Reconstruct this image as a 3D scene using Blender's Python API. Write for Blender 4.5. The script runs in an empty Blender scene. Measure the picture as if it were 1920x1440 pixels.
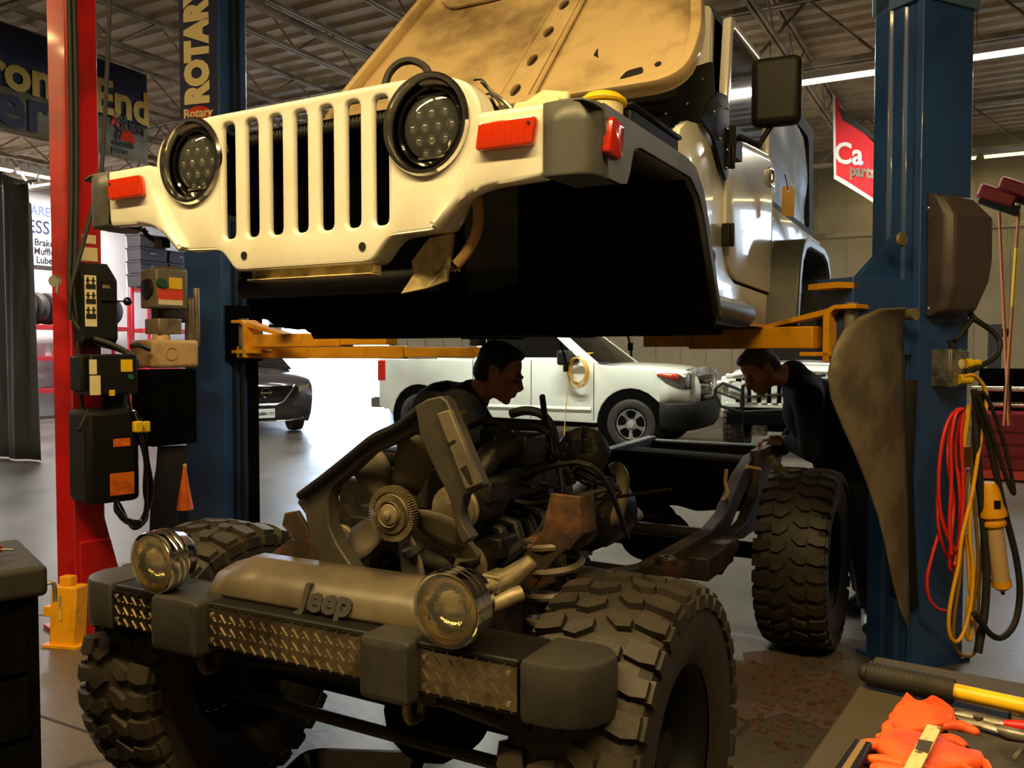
import bpy, bmesh, math, random
from math import sin, cos, pi, radians as R
from mathutils import Vector, Matrix
from mathutils.geometry import delaunay_2d_cdt
random.seed(7)
scene = bpy.context.scene
COL = scene.collection
# ---------------------------------------------------------------- camera model (1920x1440)
F, CH, PT = 1600.0, 1.45, math.atan(58 / 1600.0)
def ray(px, py):
    a, b = (px - 960) / F, -(py - 720) / F
    c, s = cos(PT), sin(PT)
    return Vector((a, c + b * s, -s + b * c))
EYE = Vector((0, 0, CH))
def at(px, py, Y):
    r = ray(px, py); return EYE + r * (Y / r.y)
def gnd(px, py, z=0.0):
    r = ray(px, py); return EYE + r * ((z - CH) / r.z)
class Fr:
    """upright local frame: x lateral, y away, z up; yaw turns it clockwise seen from above"""
    def __init__(s, o, yaw=0):
        s.o = Vector(o); s.yaw = R(yaw); s.c, s.s = cos(s.yaw), sin(s.yaw)
    def w(s, u, v, w):
        return s.o + Vector((u * s.c + v * s.s, -u * s.s + v * s.c, w))
    def d(s, p):
        p = Vector(p); return Vector((p.x * s.c - p.y * s.s, p.x * s.s + p.y * s.c, p.z))
    def loc(s, p): return s.d(Vector(p) - s.o)
    def _hit(s, px, py, k, val):
        e = s.loc(EYE); r = s.d(ray(px, py)); return e + r * ((val - e[k]) / r[k])
    def onu(s, px, py, U): return s._hit(px, py, 0, U)
    def onv(s, px, py, V): return s._hit(px, py, 1, V)
    def onw(s, px, py, Wz): return s._hit(px, py, 2, Wz)
WORLD = Fr((0, 0, 0), 0)
# ---------------------------------------------------------------- mesh building
class MB:
    def __init__(s): s.v = []; s.f = []; s.m = []
    def add(s, vs, fs, m=0, fn=None):
        n = len(s.v)
        s.v += [tuple(fn(Vector(p))) if fn else tuple(p) for p in vs]
        s.f += [tuple(i + n for i in f) for f in fs]; s.m += [m] * len(fs); return s
    def box(s, c, d, rz=0, rx=0, ry=0, m=0, tp=1, fn=None):
        x, y, z = d[0] / 2, d[1] / 2, d[2] / 2
        vs = [(-x, -y, -z), (x, -y, -z), (x, y, -z), (-x, y, -z), (-x * tp, -y * tp, z), (x * tp, -y * tp, z), (x * tp, y * tp, z), (-x * tp, y * tp, z)]
        M = Matrix.Translation(c) @ Matrix.Rotation(R(rz), 4, 'Z') @ Matrix.Rotation(R(ry), 4, 'Y') @ Matrix.Rotation(R(rx), 4, 'X')
        return s.add([M @ Vector(p) for p in vs], [(0, 3, 2, 1), (4, 5, 6, 7), (0, 1, 5, 4), (1, 2, 6, 5), (2, 3, 7, 6), (3, 0, 4, 7)], m, fn)
    def bx(s, a, b, m=0):
        return s.box([(a[i] + b[i]) / 2 for i in range(3)], [abs(b[i] - a[i]) for i in range(3)], m=m)
    def prism(s, pts, vec, m=0):
        n = len(pts); vec = Vector(vec); pts = [Vector(p) for p in pts]
        vs = pts + [p + vec for p in pts]
        fs = [tuple(range(n)), tuple(range(2 * n - 1, n - 1, -1))] + [(i, (i + 1) % n, n + (i + 1) % n, n + i) for i in range(n)]
        return s.add(vs, fs, m)
    def rings(s, rs, cap=True, closed=True, loop=False, m=0):
        n = len(rs[0]); vs = [p for r in rs for p in r]; fs = []; k = len(rs)
        for j in range(k if loop else k - 1):
            a, b = j * n, ((j + 1) % k) * n
            for i in range(n if closed else n - 1):
                fs.append((a + i, a + (i + 1) % n, b + (i + 1) % n, b + i))
        if cap and closed and not loop:
            fs += [tuple(range(n)), tuple(range((k - 1) * n, k * n))]
        return s.add(vs, fs, m)
    def grid(s, rows, m=0): return s.rings(rows, False, False, m=m)
    def tube(s, pts, r, n=8, closed=False, m=0, sq=1):
        pts = [Vector(p) for p in pts]; k = len(pts); rs = []; up = None
        for i, p in enumerate(pts):
            a = pts[(i - 1) % k] if (closed or i) else p
            b = pts[(i + 1) % k] if (closed or i < k - 1) else p
            t = (b - a).normalized() if (b - a).length > 1e-9 else Vector((0, 0, 1))
            if up is None: up = t.orthogonal().normalized()
            up = (up - t * up.dot(t))
            up = up.normalized() if up.length > 1e-6 else t.orthogonal().normalized()
            sd = t.cross(up); q = r[i] if isinstance(r, (list, tuple)) else r
            rs.append([p + up * (cos(2 * pi * j / n) * q) + sd * (sin(2 * pi * j / n) * q * sq) for j in range(n)])
        return s.rings(rs, not closed, True, closed, m)
    def lathe(s, prof, c=(0, 0, 0), ax=(0, 0, 1), n=24, a0=0, a1=2 * pi, m=0):
        ax = Vector(ax).normalized(); e1 = ax.orthogonal().normalized(); e2 = ax.cross(e1); c = Vector(c); full = abs(a1 - a0) > 6.28
        k = n if full else n + 1; rs = []
        for i in range(k):
            t = a0 + (a1 - a0) * i / n; d = e1 * cos(t) + e2 * sin(t)
            rs.append([c + d * max(r, 1e-4) + ax * h for r, h in prof])
        return s.rings(rs, False, False, full, m)
    def disc(s, c, ax, r, h, n=20, m=0): return s.lathe([(0, 0), (r, 0), (r, h), (0, h)], c, ax, n, m=m)
    def ball(s, c, r, n=12, m=0, fn=None):
        rr = r if isinstance(r, (tuple, list)) else (r, r, r); rs = []
        for i in range(n + 1):
            t = pi * i / n
            rs.append([(c[0] + rr[0] * max(sin(t), .002) * cos(2 * pi * j / (2 * n)), c[1] + rr[1] * max(sin(t), .002) * sin(2 * pi * j / (2 * n)), c[2] - rr[2] * cos(t)) for j in range(2 * n)])
        if fn: rs = [[fn(Vector(p)) for p in r] for r in rs]
        return s.rings(rs, True, m=m)
    def build(s, name, mat, parent=None, smooth=38, bev=0, seg=2, sub=0, solid=0, off=0, kind=None, label=None):
        me = bpy.data.meshes.new(name)
        me.from_pydata([tuple(p) for p in s.v], [], s.f); me.validate()
        bm = bmesh.new(); bm.from_mesh(me)
        bmesh.ops.remove_doubles(bm, verts=bm.verts, dist=1e-5)
        bmesh.ops.recalc_face_normals(bm, faces=bm.faces); bm.to_mesh(me); bm.free()
        mats = mat if isinstance(mat, (list, tuple)) else [mat]
        for q in mats: me.materials.append(q)
        if len(mats) > 1 and len(me.polygons) == len(s.m):
            me.polygons.foreach_set('material_index', s.m)
        me.polygons.foreach_set('use_smooth', [smooth > 0] * len(me.polygons))
        if 0 < smooth < 180: me.set_sharp_from_angle(angle=R(smooth))
        o = bpy.data.objects.new(name, me); COL.objects.link(o)
        if parent: o.parent = parent
        if solid:
            q = o.modifiers.new('solid', 'SOLIDIFY'); q.thickness = solid; q.offset = off
        if bev:
            q = o.modifiers.new('bevel', 'BEVEL'); q.width = bev; q.segments = seg; q.limit_method = 'ANGLE'; q.angle_limit = R(35); q.harden_normals = False
        if sub:
            q = o.modifiers.new('sub', 'SUBSURF'); q.levels = sub; q.render_levels = sub
        if kind: o['kind'] = kind
        if label: o['label'] = label
        return o
def _curve_mesh(cu):
    o = bpy.data.objects.new('tmp', cu); COL.objects.link(o)
    me = o.to_mesh(); vs = [v.co.copy() for v in me.vertices]; fs = [tuple(p.vertices) for p in me.polygons]
    o.to_mesh_clear(); bpy.data.objects.remove(o); bpy.data.curves.remove(cu); return vs, fs
def _inside(p, q):
    r = False
    for i in range(len(q)):
        a, b = q[i - 1], q[i]
        if (a.y > p.y) != (b.y > p.y) and p.x < (b.x - a.x) * (p.y - a.y) / (b.y - a.y) + a.x: r = not r
    return r
def plate2d(outer, holes=(), t=.01, bev=0, res=2):
    """flat plate with holes in (x, y), thickness t in z, edges rounded by bev"""
    loops = []
    for k, lp in enumerate([outer] + list(holes)):
        q = []
        for p in lp:
            p = Vector((p[0], p[1]))
            if not q or (p - q[-1]).length > 1e-6: q.append(p)
        if (q[0] - q[-1]).length < 1e-6: q.pop()
        ar = sum(q[i - 1].x * q[i].y - q[i].x * q[i - 1].y for i in range(len(q)))
        if (ar < 0) == (k == 0): q.reverse()
        loops.append(q)
    def inset(q, d):
        if d == 0: return list(q)
        o = []
        for i in range(len(q)):
            a = (q[i] - q[i - 1]).normalized(); c = (q[(i + 1) % len(q)] - q[i]).normalized()
            n1, n2 = Vector((-a.y, a.x)), Vector((-c.y, c.x)); n = n1 + n2
            n = n.normalized() if n.length > 1e-4 else n1
            o.append(q[i] + n * (d / max(n.dot(n1), .5)))
        return o
    bev = min(bev, t / 2 * .98)
    lev = [(0, t / 2)] if not bev else [(bev * (1 - cos(pi / 2 * j / res)), t / 2 - bev + bev * sin(pi / 2 * j / res)) for j in range(res + 1)]
    prof = [(d, -z) for d, z in reversed(lev)] + lev
    vs, fs = [], []; caps = ([], [])
    for q in loops:
        n = len(q); base = len(vs)
        for d, z in prof: vs += [Vector((p.x, p.y, z)) for p in inset(q, d)]
        for j in range(len(prof) - 1):
            for i in range(n): fs.append((base + j * n + i, base + j * n + (i + 1) % n, base + (j + 1) * n + (i + 1) % n, base + (j + 1) * n + i))
        caps[0].append(list(range(base, base + n))); e = base + (len(prof) - 1) * n; caps[1].append(list(range(e, e + n)))
    for cp_ in caps:
        flat = [i for l in cp_ for i in l]
        ed = []; k0 = 0
        for l in cp_:
            ed += [(k0 + i, k0 + (i + 1) % len(l)) for i in range(len(l))]; k0 += len(l)
        co_, _, tri_, ov, _, _ = delaunay_2d_cdt([Vector((vs[i].x, vs[i].y)) for i in flat], ed, [], 4, 1e-7)
        mp = [flat[o[0]] if o else None for o in ov]
        for tri in tri_:
            if all(mp[i] is not None for i in tri):
                c = (co_[tri[0]] + co_[tri[1]] + co_[tri[2]]) / 3
                if not any(_inside(c, [vs[i] for i in l]) for l in cp_[1:]): fs.append(tuple(mp[i] for i in tri))
    return vs, fs
def text2d(txt, size=1, t=.004, bold=0, shear=0, align='CENTER', sx=1):
    cu = bpy.data.curves.new('tmp', 'FONT'); cu.body = txt; cu.size = size; cu.extrude = t / 2; cu.offset = bold
    cu.align_x = align; cu.align_y = 'CENTER'; cu.shear = shear; cu.resolution_u = 3
    vs, fs = _curve_mesh(cu)
    return [Vector((v.x * sx, v.y, v.z)) for v in vs], fs
def rpoly(pts, r, n=4):
    out = []; k = len(pts)
    for i in range(k):
        p, a, b = Vector(pts[i]).to_2d(), Vector(pts[i - 1]).to_2d(), Vector(pts[(i + 1) % k]).to_2d()
        q = r[i] if isinstance(r, (list, tuple)) else r
        da, db = a - p, b - p
        q = min(q, da.length * .48, db.length * .48)
        if q < 1e-6: out.append(tuple(p)); continue
        p0, p1 = p + da.normalized() * q, p + db.normalized() * q
        for j in range(n + 1):
            t = j / n; out.append(tuple(p0 * (1 - t) ** 2 + p * (2 * t * (1 - t)) + p1 * t * t))
    return out
def rrect(cx, cy, w, h, r, n=4):
    return rpoly([(cx - w / 2, cy - h / 2), (cx + w / 2, cy - h / 2), (cx + w / 2, cy + h / 2), (cx - w / 2, cy + h / 2)], r, n)
def circ(cx, cy, r, n=28, ry=None): return [(cx + r * cos(2 * pi * i / n), cy + (ry or r) * sin(2 * pi * i / n)) for i in range(n)]
def smooth_path(pts, n=6):
    pts = [Vector(p) for p in pts]; out = []
    for i in range(len(pts) - 1):
        p0, p1, p2, p3 = pts[max(i - 1, 0)], pts[i], pts[i + 1], pts[min(i + 2, len(pts) - 1)]
        for j in range(n):
            t = j / n
            out.append(.5 * ((2 * p1) + (p2 - p0) * t + (2 * p0 - 5 * p1 + 4 * p2 - p3) * t * t + (3 * p1 - p0 - 3 * p2 + p3) * t ** 3))
    return out + [pts[-1]]
FRONT = lambda v0: (lambda p: Vector((p.x, v0 - p.z, p.y)))       # plate drawn in (u,w), facing -v
SIDE = lambda u0, s=1: (lambda p: Vector((u0 + s * p.z, p.x, p.y)))  # plate drawn in (v,w), facing +-u
FLAT = lambda z0: (lambda p: Vector((p.x, p.y, z0 + p.z)))
# ---------------------------------------------------------------- scene objects
def thing(name, label, cat, fr=None, group=None, loc=None, yaw=0):
    o = bpy.data.objects.new(name, None); COL.objects.link(o); o.empty_display_size = .1
    if fr is not None: o.location = fr.o; o.rotation_euler = (0, 0, -fr.yaw)
    if loc is not None: o.location = loc; o.rotation_euler = (0, 0, R(-yaw))
    tag(o, label, cat, group); return o
def tag(o, label, cat, group=None, kind=None):
    if label: o['label'] = label
    if cat: o['category'] = cat
    if group: o['group'] = group
    if kind: o['kind'] = kind
    return o
def place(o, fr): o.location = fr.o; o.rotation_euler = (0, 0, -fr.yaw); return o
def dup(root, label=None, group=None, loc=None, rotz=None):
    c = root.copy(); COL.objects.link(c)
    for ch in list(root.children):
        d = ch.copy(); COL.objects.link(d); d.parent = c
        for g in list(ch.children):
            e = g.copy(); COL.objects.link(e); e.parent = d
    if label: c['label'] = label
    if group: c['group'] = group
    if loc is not None: c.location = loc
    if rotz is not None: c.rotation_euler.z = rotz
    return c
# ---------------------------------------------------------------- materials
def S(r, g, b):
    f = lambda c: (c / 255) / 12.92 if c <= 10 else ((c / 255 + .055) / 1.055) ** 2.4
    return (f(r), f(g), f(b), 1)
def mat(name, col, rough=.5, metal=0, col2=None, scale=6, thr=(.45, .6), bump=0, bscale=40, coat=0, emit=None, es=1, trans=0, spec=.5, detail=5, stretch=None, alpha=1, rough2=None):
    m = bpy.data.materials.new(name); m.use_nodes = True
    nt = m.node_tree; N = nt.nodes; L = nt.links; b = N['Principled BSDF']
    b.inputs['Base Color'].default_value = col; b.inputs['Roughness'].default_value = rough; b.inputs['Metallic'].default_value = metal
    b.inputs['Specular IOR Level'].default_value = spec; b.inputs['Coat Weight'].default_value = coat; b.inputs['Coat Roughness'].default_value = .06
    b.inputs['Transmission Weight'].default_value = trans; b.inputs['Alpha'].default_value = alpha
    if emit: b.inputs['Emission Color'].default_value = emit; b.inputs['Emission Strength'].default_value = es
    if col2 or bump:
        tc = N.new('ShaderNodeTexCoord'); mp = N.new('ShaderNodeMapping'); L.new(tc.outputs['Object'], mp.inputs[0])
        if stretch: mp.inputs['Scale'].default_value = stretch
    if col2:
        n = N.new('ShaderNodeTexNoise'); n.inputs['Scale'].default_value = scale; n.inputs['Detail'].default_value = detail; n.inputs['Roughness'].default_value = .6
        L.new(mp.outputs[0], n.inputs[0])
        r = N.new('ShaderNodeValToRGB'); r.color_ramp.elements[0].position = thr[0]; r.color_ramp.elements[1].position = thr[1]
        r.color_ramp.elements[0].color = col; r.color_ramp.elements[1].color = col2
        L.new(n.outputs[0], r.inputs[0]); L.new(r.outputs[0], b.inputs['Base Color'])
        if rough2 is not None:
            q = N.new('ShaderNodeMapRange'); q.inputs[1].default_value = thr[0]; q.inputs[2].default_value = thr[1]; q.inputs[3].default_value = rough; q.inputs[4].default_value = rough2
            L.new(n.outputs[0], q.inputs[0]); L.new(q.outputs[0], b.inputs['Roughness'])
    if bump:
        n2 = N.new('ShaderNodeTexNoise'); n2.inputs['Scale'].default_value = bscale; n2.inputs['Detail'].default_value = 4; L.new(mp.outputs[0], n2.inputs[0])
        bp = N.new('ShaderNodeBump'); bp.inputs['Strength'].default_value = bump; bp.inputs['Distance'].default_value = .01
        L.new(n2.outputs[0], bp.inputs['Height']); L.new(bp.outputs[0], b.inputs['Normal'])
    return m
M = {}
M['white_paint'] = mat('white_paint', S(236, 234, 226), .22, col2=S(214, 208, 190), scale=2.5, thr=(.5, .78), coat=.8)
M['hood_under'] = mat('hood_underside_paint', S(198, 172, 128), .5, col2=S(96, 74, 48), scale=2.4, thr=(.47, .72), detail=8, coat=.15)
M['tan_dirty'] = mat('dirty_tan_metal', S(205, 188, 140), .55, col2=S(70, 56, 40), scale=9, thr=(.42, .68))
M['flare'] = mat('grey_flare_plastic', S(82, 84, 84), .42, col2=S(66, 66, 64), scale=5, bump=.05, bscale=300)
M['chrome'] = mat('chrome', S(228, 228, 222), .13, 1)
M['steel'] = mat('steel', S(150, 148, 142), .4, .6, col2=S(95, 90, 82), scale=14)
M['black'] = mat('black_plastic', S(15, 14, 14), .55, spec=.3)
M['black_matt'] = mat('black_underbody', S(6, 6, 6), .95, col2=S(11, 10, 9), scale=9, spec=.05)
M['black_gloss'] = mat('black_gloss', S(12, 12, 14), .08, coat=.6)
M['rubber'] = mat('black_rubber', S(26, 25, 24), .65, col2=S(36, 33, 30), scale=12, bump=.1, bscale=80)
M['tire'] = mat('tyre_rubber', S(38, 33, 29), .6, col2=S(54, 45, 36), scale=7, thr=(.4, .7), bump=.15, bscale=60)
M['orange_lens'] = mat('orange_lens', S(204, 54, 16), .1, coat=.9, spec=.7)
M['red_lens'] = mat('red_lens', S(200, 40, 18), .15, coat=.6)
M['glass_dark'] = mat('dark_glass', S(14, 14, 15), .04, coat=1, spec=.7)
M['lens_clear'] = mat('clear_lens', S(235, 240, 240), .02, trans=.95, spec=.5)
M['reflector'] = mat('reflector', S(250, 225, 160), .12, 1, bump=.6, bscale=18)
M['rust'] = mat('rusty_steel', S(44, 32, 24), .75, .1, col2=S(132, 80, 34), scale=7, thr=(.46, .78), bump=.3, bscale=40)
M['frame'] = mat('greasy_frame_steel', S(40, 33, 28), .6, .2, col2=S(92, 56, 34), scale=7, thr=(.5, .78), bump=.25, bscale=40)
M['grease'] = mat('greasy_engine_metal', S(30, 27, 24), .5, .4, col2=S(66, 58, 48), scale=11, thr=(.5, .75), bump=.3, bscale=50)
M['coil'] = mat('lit_spring_steel', S(98, 88, 74), .5)  # paler than the greasy metal: the spring's lit look is put into the colour
M['alu'] = mat('dull_cast_aluminium', S(150, 136, 110), .5, .45, col2=S(104, 92, 70), scale=9, thr=(.4, .7), bump=.15)
M['fan'] = mat('dusty_fan_plastic', S(96, 88, 74), .6, col2=S(64, 58, 50), scale=8, thr=(.45, .7))
M['shroud'] = mat('dusty_shroud_plastic', S(60, 54, 47), .55, col2=S(40, 37, 34), scale=6, thr=(.4, .7))
M['bumper'] = mat('bumper_plastic', S(50, 48, 46), .5, col2=S(40, 39, 38), scale=5, bump=.08, bscale=200)
M['bumper_cover'] = mat('bumper_cover_plastic', S(104, 92, 76), .42, col2=S(60, 54, 46), scale=4, thr=(.4, .7))
M['blue_paint'] = mat('blue_lift_paint', S(38, 76, 140), .42, col2=S(28, 56, 108), scale=3, thr=(.4, .75), coat=.3)
M['navy'] = mat('navy_sign_face', S(44, 52, 92), .5)
M['red_paint'] = mat('red_lift_paint', S(178, 16, 22), .34, col2=S(140, 12, 18), scale=3, coat=.4)
M['yellow'] = mat('yellow_lift_paint', S(226, 158, 12), .45, col2=S(150, 96, 14), scale=7, thr=(.5, .78))
M['cream'] = mat('cream_lettering', S(240, 226, 178), .5)
M['cream_tank'] = mat('cream_tank_plastic', S(206, 174, 128), .45, col2=S(180, 146, 100), scale=6)
M['label_y'] = mat('yellow_label', S(232, 190, 20), .5)
M['label_o'] = mat('orange_label', S(232, 118, 22), .55, col2=S(206, 92, 14), scale=20)
M['label_w'] = mat('cream_label', S(226, 212, 170), .55)
M['label_r'] = mat('red_label', S(222, 66, 24), .5)
M['ink'] = mat('black_ink', S(20, 18, 18), .6)
M['concrete'] = None
# ================================================================ the hall (axes of the building: yaw 29)
RM = Fr((0, 0, 0), 29)
ZC = 5.75
def concrete(name, c1, c2, c3):
    m = bpy.data.materials.new(name); m.use_nodes = True; nt = m.node_tree; N = nt.nodes; L = nt.links; b = N['Principled BSDF']
    tc = N.new('ShaderNodeTexCoord')
    n1 = N.new('ShaderNodeTexNoise'); n1.inputs['Scale'].default_value = .9; n1.inputs['Detail'].default_value = 8; L.new(tc.outputs['Object'], n1.inputs[0])
    r = N.new('ShaderNodeValToRGB'); e = r.color_ramp.elements; e[0].position = .3; e[0].color = c1; e[1].position = .72; e[1].color = c2
    L.new(n1.outputs[0], r.inputs[0])
    n2 = N.new('ShaderNodeTexNoise'); n2.inputs['Scale'].default_value = 26; n2.inputs['Detail'].default_value = 6; L.new(tc.outputs['Object'], n2.inputs[0])
    r2 = N.new('ShaderNodeValToRGB'); e = r2.color_ramp.elements; e[0].position = .58; e[0].color = (1, 1, 1, 1); e[1].position = .72; e[1].color = (.35, .33, .3, 1)
    L.new(n2.outputs[0], r2.inputs[0])
    mx = N.new('ShaderNodeMix'); mx.data_type = 'RGBA'; mx.blend_type = 'MULTIPLY'; mx.inputs[0].default_value = .7
    L.new(r.outputs[0], mx.inputs[6]); L.new(r2.outputs[0], mx.inputs[7])
    v = N.new('ShaderNodeTexVoronoi'); v.feature = 'DISTANCE_TO_EDGE'; v.inputs['Scale'].default_value = .42
    wn = N.new('ShaderNodeTexNoise'); wn.inputs['Scale'].default_value = 2.2; wn.inputs['Detail'].default_value = 6; L.new(tc.outputs['Object'], wn.inputs[0])
    ad = N.new('ShaderNodeMix'); ad.data_type = 'RGBA'; ad.blend_type = 'ADD'; ad.inputs[0].default_value = .35; L.new(tc.outputs['Object'], ad.inputs[6]); L.new(wn.outputs[1], ad.inputs[7])
    L.new(ad.outputs[2], v.inputs[0])
    r3 = N.new('ShaderNodeValToRGB'); e = r3.color_ramp.elements; e[0].position = 0; e[0].color = (.15, .14, .13, 1); e[1].position = .006; e[1].color = (1, 1, 1, 1); L.new(v.outputs['Distance'], r3.inputs[0])
    mx2 = N.new('ShaderNodeMix'); mx2.data_type = 'RGBA'; mx2.blend_type = 'MULTIPLY'; mx2.inputs[0].default_value = .75
    L.new(mx.outputs[2], mx2.inputs[6]); L.new(r3.outputs[0], mx2.inputs[7]); L.new(mx2.outputs[2], b.inputs['Base Color'])
    q = N.new('ShaderNodeMapRange'); q.inputs[1].default_value = .25; q.inputs[2].default_value = .8; q.inputs[3].default_value = c3[0]; q.inputs[4].default_value = c3[1]
    L.new(n1.outputs[0], q.inputs[0]); L.new(q.outputs[0], b.inputs['Roughness']); b.inputs['Specular IOR Level'].default_value = .36
    bp = N.new('ShaderNodeBump'); bp.inputs['Strength'].default_value = .12; bp.inputs['Distance'].default_value = .01; L.new(n2.outputs[0], bp.inputs['Height']); L.new(bp.outputs[0], b.inputs['Normal'])
    return m
M['concrete'] = concrete('sealed_concrete', S(78, 72, 66), S(98, 91, 84), (.27, .46))
M['asphalt'] = concrete('pale_pavement', S(190, 190, 188), S(210, 210, 206), (.7, .9))
M['wall_tan'] = mat('tan_wall_panel', S(160, 146, 118), .7, col2=S(150, 137, 110), scale=1.2)
M['wall_white'] = mat('white_wall_panel', S(226, 222, 220), .6, col2=S(218, 213, 210), scale=1.2)
M['deck'] = mat('ceiling_deck', S(184, 164, 136), .65, col2=S(168, 148, 122), scale=2)
M['joist'] = mat('joist_paint', S(168, 152, 128), .6, col2=S(120, 106, 88), scale=3)
def setting(name, mb, m, **k): o = mb.build(name, m, smooth=0, kind='structure', **k); return place(o, RM)
U0, U1, V0, V1 = -19.0, 9.0, -6.0, 19.3
setting('floor', MB().bx((U0, V0, -.12), (U1, V1, 0)), M['concrete'])
setting('trim_1', MB().bx((-19, 2.02, 0), (9, 2.032, .002)).bx((-4.55, -6, 0), (-4.538, 19, .002)).bx((-1.5, -6, 0), (-1.488, 1.2, .002)), M['ink'])
dr = (-18.7, -14.55, 4.2); wn = (.9, 3.6, 2.6, 4.9)
b = MB(); T = .25
b.bx((U0, V1, dr[2]), (dr[1], V1 + T, ZC)).bx((U0, V1, 0), (dr[0], V1 + T, dr[2])).bx((dr[1], V1, 0), (wn[0], V1 + T, ZC)).bx((wn[0], V1, 0), (wn[1], V1 + T, wn[2])).bx((wn[0], V1, wn[3]), (wn[1], V1 + T, ZC)).bx((wn[1], V1, 0), (U1, V1 + T, ZC))
for k in range(38):
    u = dr[1] + .5 + k * .6
    if u > U1 - .1 : break
    if wn[0] - .1 < u < wn[1] + .1: b.bx((u, V1 - .02, 0), (u + .035, V1, 2.5))
    else: b.bx((u, V1 - .02, 0), (u + .035, V1, ZC - .05))
setting('wall_back', b, M['wall_tan'])
setting('baseboard_back', MB().bx((dr[1] + .1, V1 - .035, 3.9), (wn[0] - .1, V1 - .021, 4.0)), M['joist'])
b = MB().bx((U0 - T, V0, 0), (U0, V1 + T, ZC))
for k in range(26): b.bx((U0, V0 + .6 + k * .98, 0), (U0 + .02, V0 + .62 + k * .98, ZC - .05))
setting('wall_left', b, M['wall_white'])
setting('wall_right', MB().bx((U1, V0, 0), (U1 + T, V1 + T, ZC)), M['wall_tan'])
setting('wall_front', MB().bx((U0, V0 - T, 0), (U1, V0, ZC)), M['wall_tan'])
# corrugated roof deck: ribs run across the hall
rows = []; v = V0; k = 0
prof = []
while v < V1 + .2:
    prof += [(v, ZC), (v + .13, ZC), (v + .17, ZC - .05), (v + .30, ZC - .05)]; v += .34
b = MB().grid([[(u, p[0], p[1]) for p in prof] for u in (U0, U1)]); b.grid([[(u, V0, ZC + .1), (u, V1 + .3, ZC + .1)] for u in (U0, U1)])
setting('ceiling', b, M['deck'])
def joist(u, z0=5.18, z1=5.62):
    b = MB(); w = .035
    for z in (z0, z1):
        for s in (-1, 1): b.bx((u + s * .03 - w / 2, V0 + .1, z - .025), (u + s * .03 + w / 2, V1 - .05, z + .025))
    v = V0 + .4; up = True
    while v < V1 - .8:
        b.tube([(u, v, z0 if up else z1), (u, v + .62, z1 if up else z0)], .014, 5); v += .62; up = not up
    return b
k = 2
for u in [-18 + 1.75 * i for i in range(16)]:
    setting('trim_%d' % k, joist(u), M['joist']); k += 1
for v in (4.9, 10.6, 16.3):
    b = MB(); 
    for z in (4.82, 5.6):
        for s in (-1, 1): b.bx((U0 + .05, v + s * .05 - .03, z - .03), (U1 - .05, v + s * .05 + .03, z + .03))
    u = U0 + .3; up = True
    while u < U1 - 1: b.tube([(u, v, 4.82 if up else 5.6), (u + .8, v, 5.6 if up else 4.82)], .02, 5); u += .8; up = not up
    setting('trim_%d' % k, b, M['joist']); k += 1
for i, (u, v0, v1) in enumerate(((-6.6, V0 + .2, V1 - .2), (-13.4, 2, V1 - .2), (.9, V0 + .2, V1 - .2))):   # sprinkler mains
    setting('trim_%d' % k, MB().tube([(u, v0, 5.02), (u, v1, 5.02)], .045, 10), M['joist']); k += 1
# window high in the back wall and roll-up door surround
b = MB()
for u in (wn[0] + .04, 1.75, 2.7, wn[1] - .04): b.bx((u - .04, V1 + .02, wn[2]), (u + .04, V1 + .12, wn[3]))
for z in (wn[2] + .04, 3.75, wn[3] - .04): b.bx((wn[0], V1 + .02, z - .04), (wn[1], V1 + .12, z + .04))
setting('window_1', b, M['steel'])
b = MB().bx((dr[0] - .06, V1 - .06, 0), (dr[0] + .06, V1 + .02, dr[2])).bx((dr[1] - .06, V1 - .06, 0), (dr[1] + .06, V1 + .02, dr[2])).bx((dr[0] - .1, V1 - .45, dr[2]), (dr[1] + .1, V1 - .02, dr[2] + .5))
setting('door_1', b, M['steel'])
setting('ground', MB().bx((-60, V1, -.3), (50, 90, -.12)), M['asphalt'])
setting('ground_outside', MB().bx((-19.5, V1, -.121), (-13.5, V1 + 3, -.001)), M['asphalt'])
# ---------------------------------------------------------------- lamps
M['tube_glow'] = mat('lit_tube', S(255, 255, 250), .4, emit=(1, .93, .84, 1), es=7)
M['tube_warm'] = mat('lit_tube_warm', S(255, 255, 250), .4, emit=(1, .86, .35, 1), es=2.2)
M['lamp_case'] = mat('lamp_case', S(220, 216, 205), .5)
def strip_light(u0, u1, v, z, label, glow, energy, col, wd=.12, ax='u', down=1, group='ceiling strip lights'):
    t = thing('strip_light', label, 'ceiling light', Fr(RM.w((u0 + u1) / 2, v, z) if ax == 'u' else RM.w(v, (u0 + u1) / 2, z), 29), group)
    L_ = u1 - u0
    if ax == 'u': d = lambda x, y, zz: (x, y, zz)
    else: d = lambda x, y, zz: (y, x, zz)
    b = MB(); b.bx(d(-L_ / 2, -wd / 2, .02), d(L_ / 2, wd / 2, .1)); b.build('housing', M['lamp_case'], t, smooth=0)
    for q in (-.25, .25): MB().tube([d(-L_ / 2 + .02, q * wd, 0), d(L_ / 2 - .02, q * wd, 0)], .022, 8).build('tube', glow, t)
    for q in (-.4, .4): MB().tube([d(q * L_, 0, .1), d(q * L_, 0, ZC - z - .06)], .006, 5).build('hanger', M['steel'], t)
    if energy:
        li = bpy.data.lights.new('strip_lamp', 'AREA'); li.shape = 'RECTANGLE'; li.size = L_ - .05; li.size_y = wd; li.energy = energy; li.color = col
        o = bpy.data.objects.new('strip_lamp', li); COL.objects.link(o); o.parent = t; o.location = (0, 0, -.035)
        if ax != 'u': o.rotation_euler.z = pi / 2
    return t
WARM = (1, .71, .29)
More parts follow.
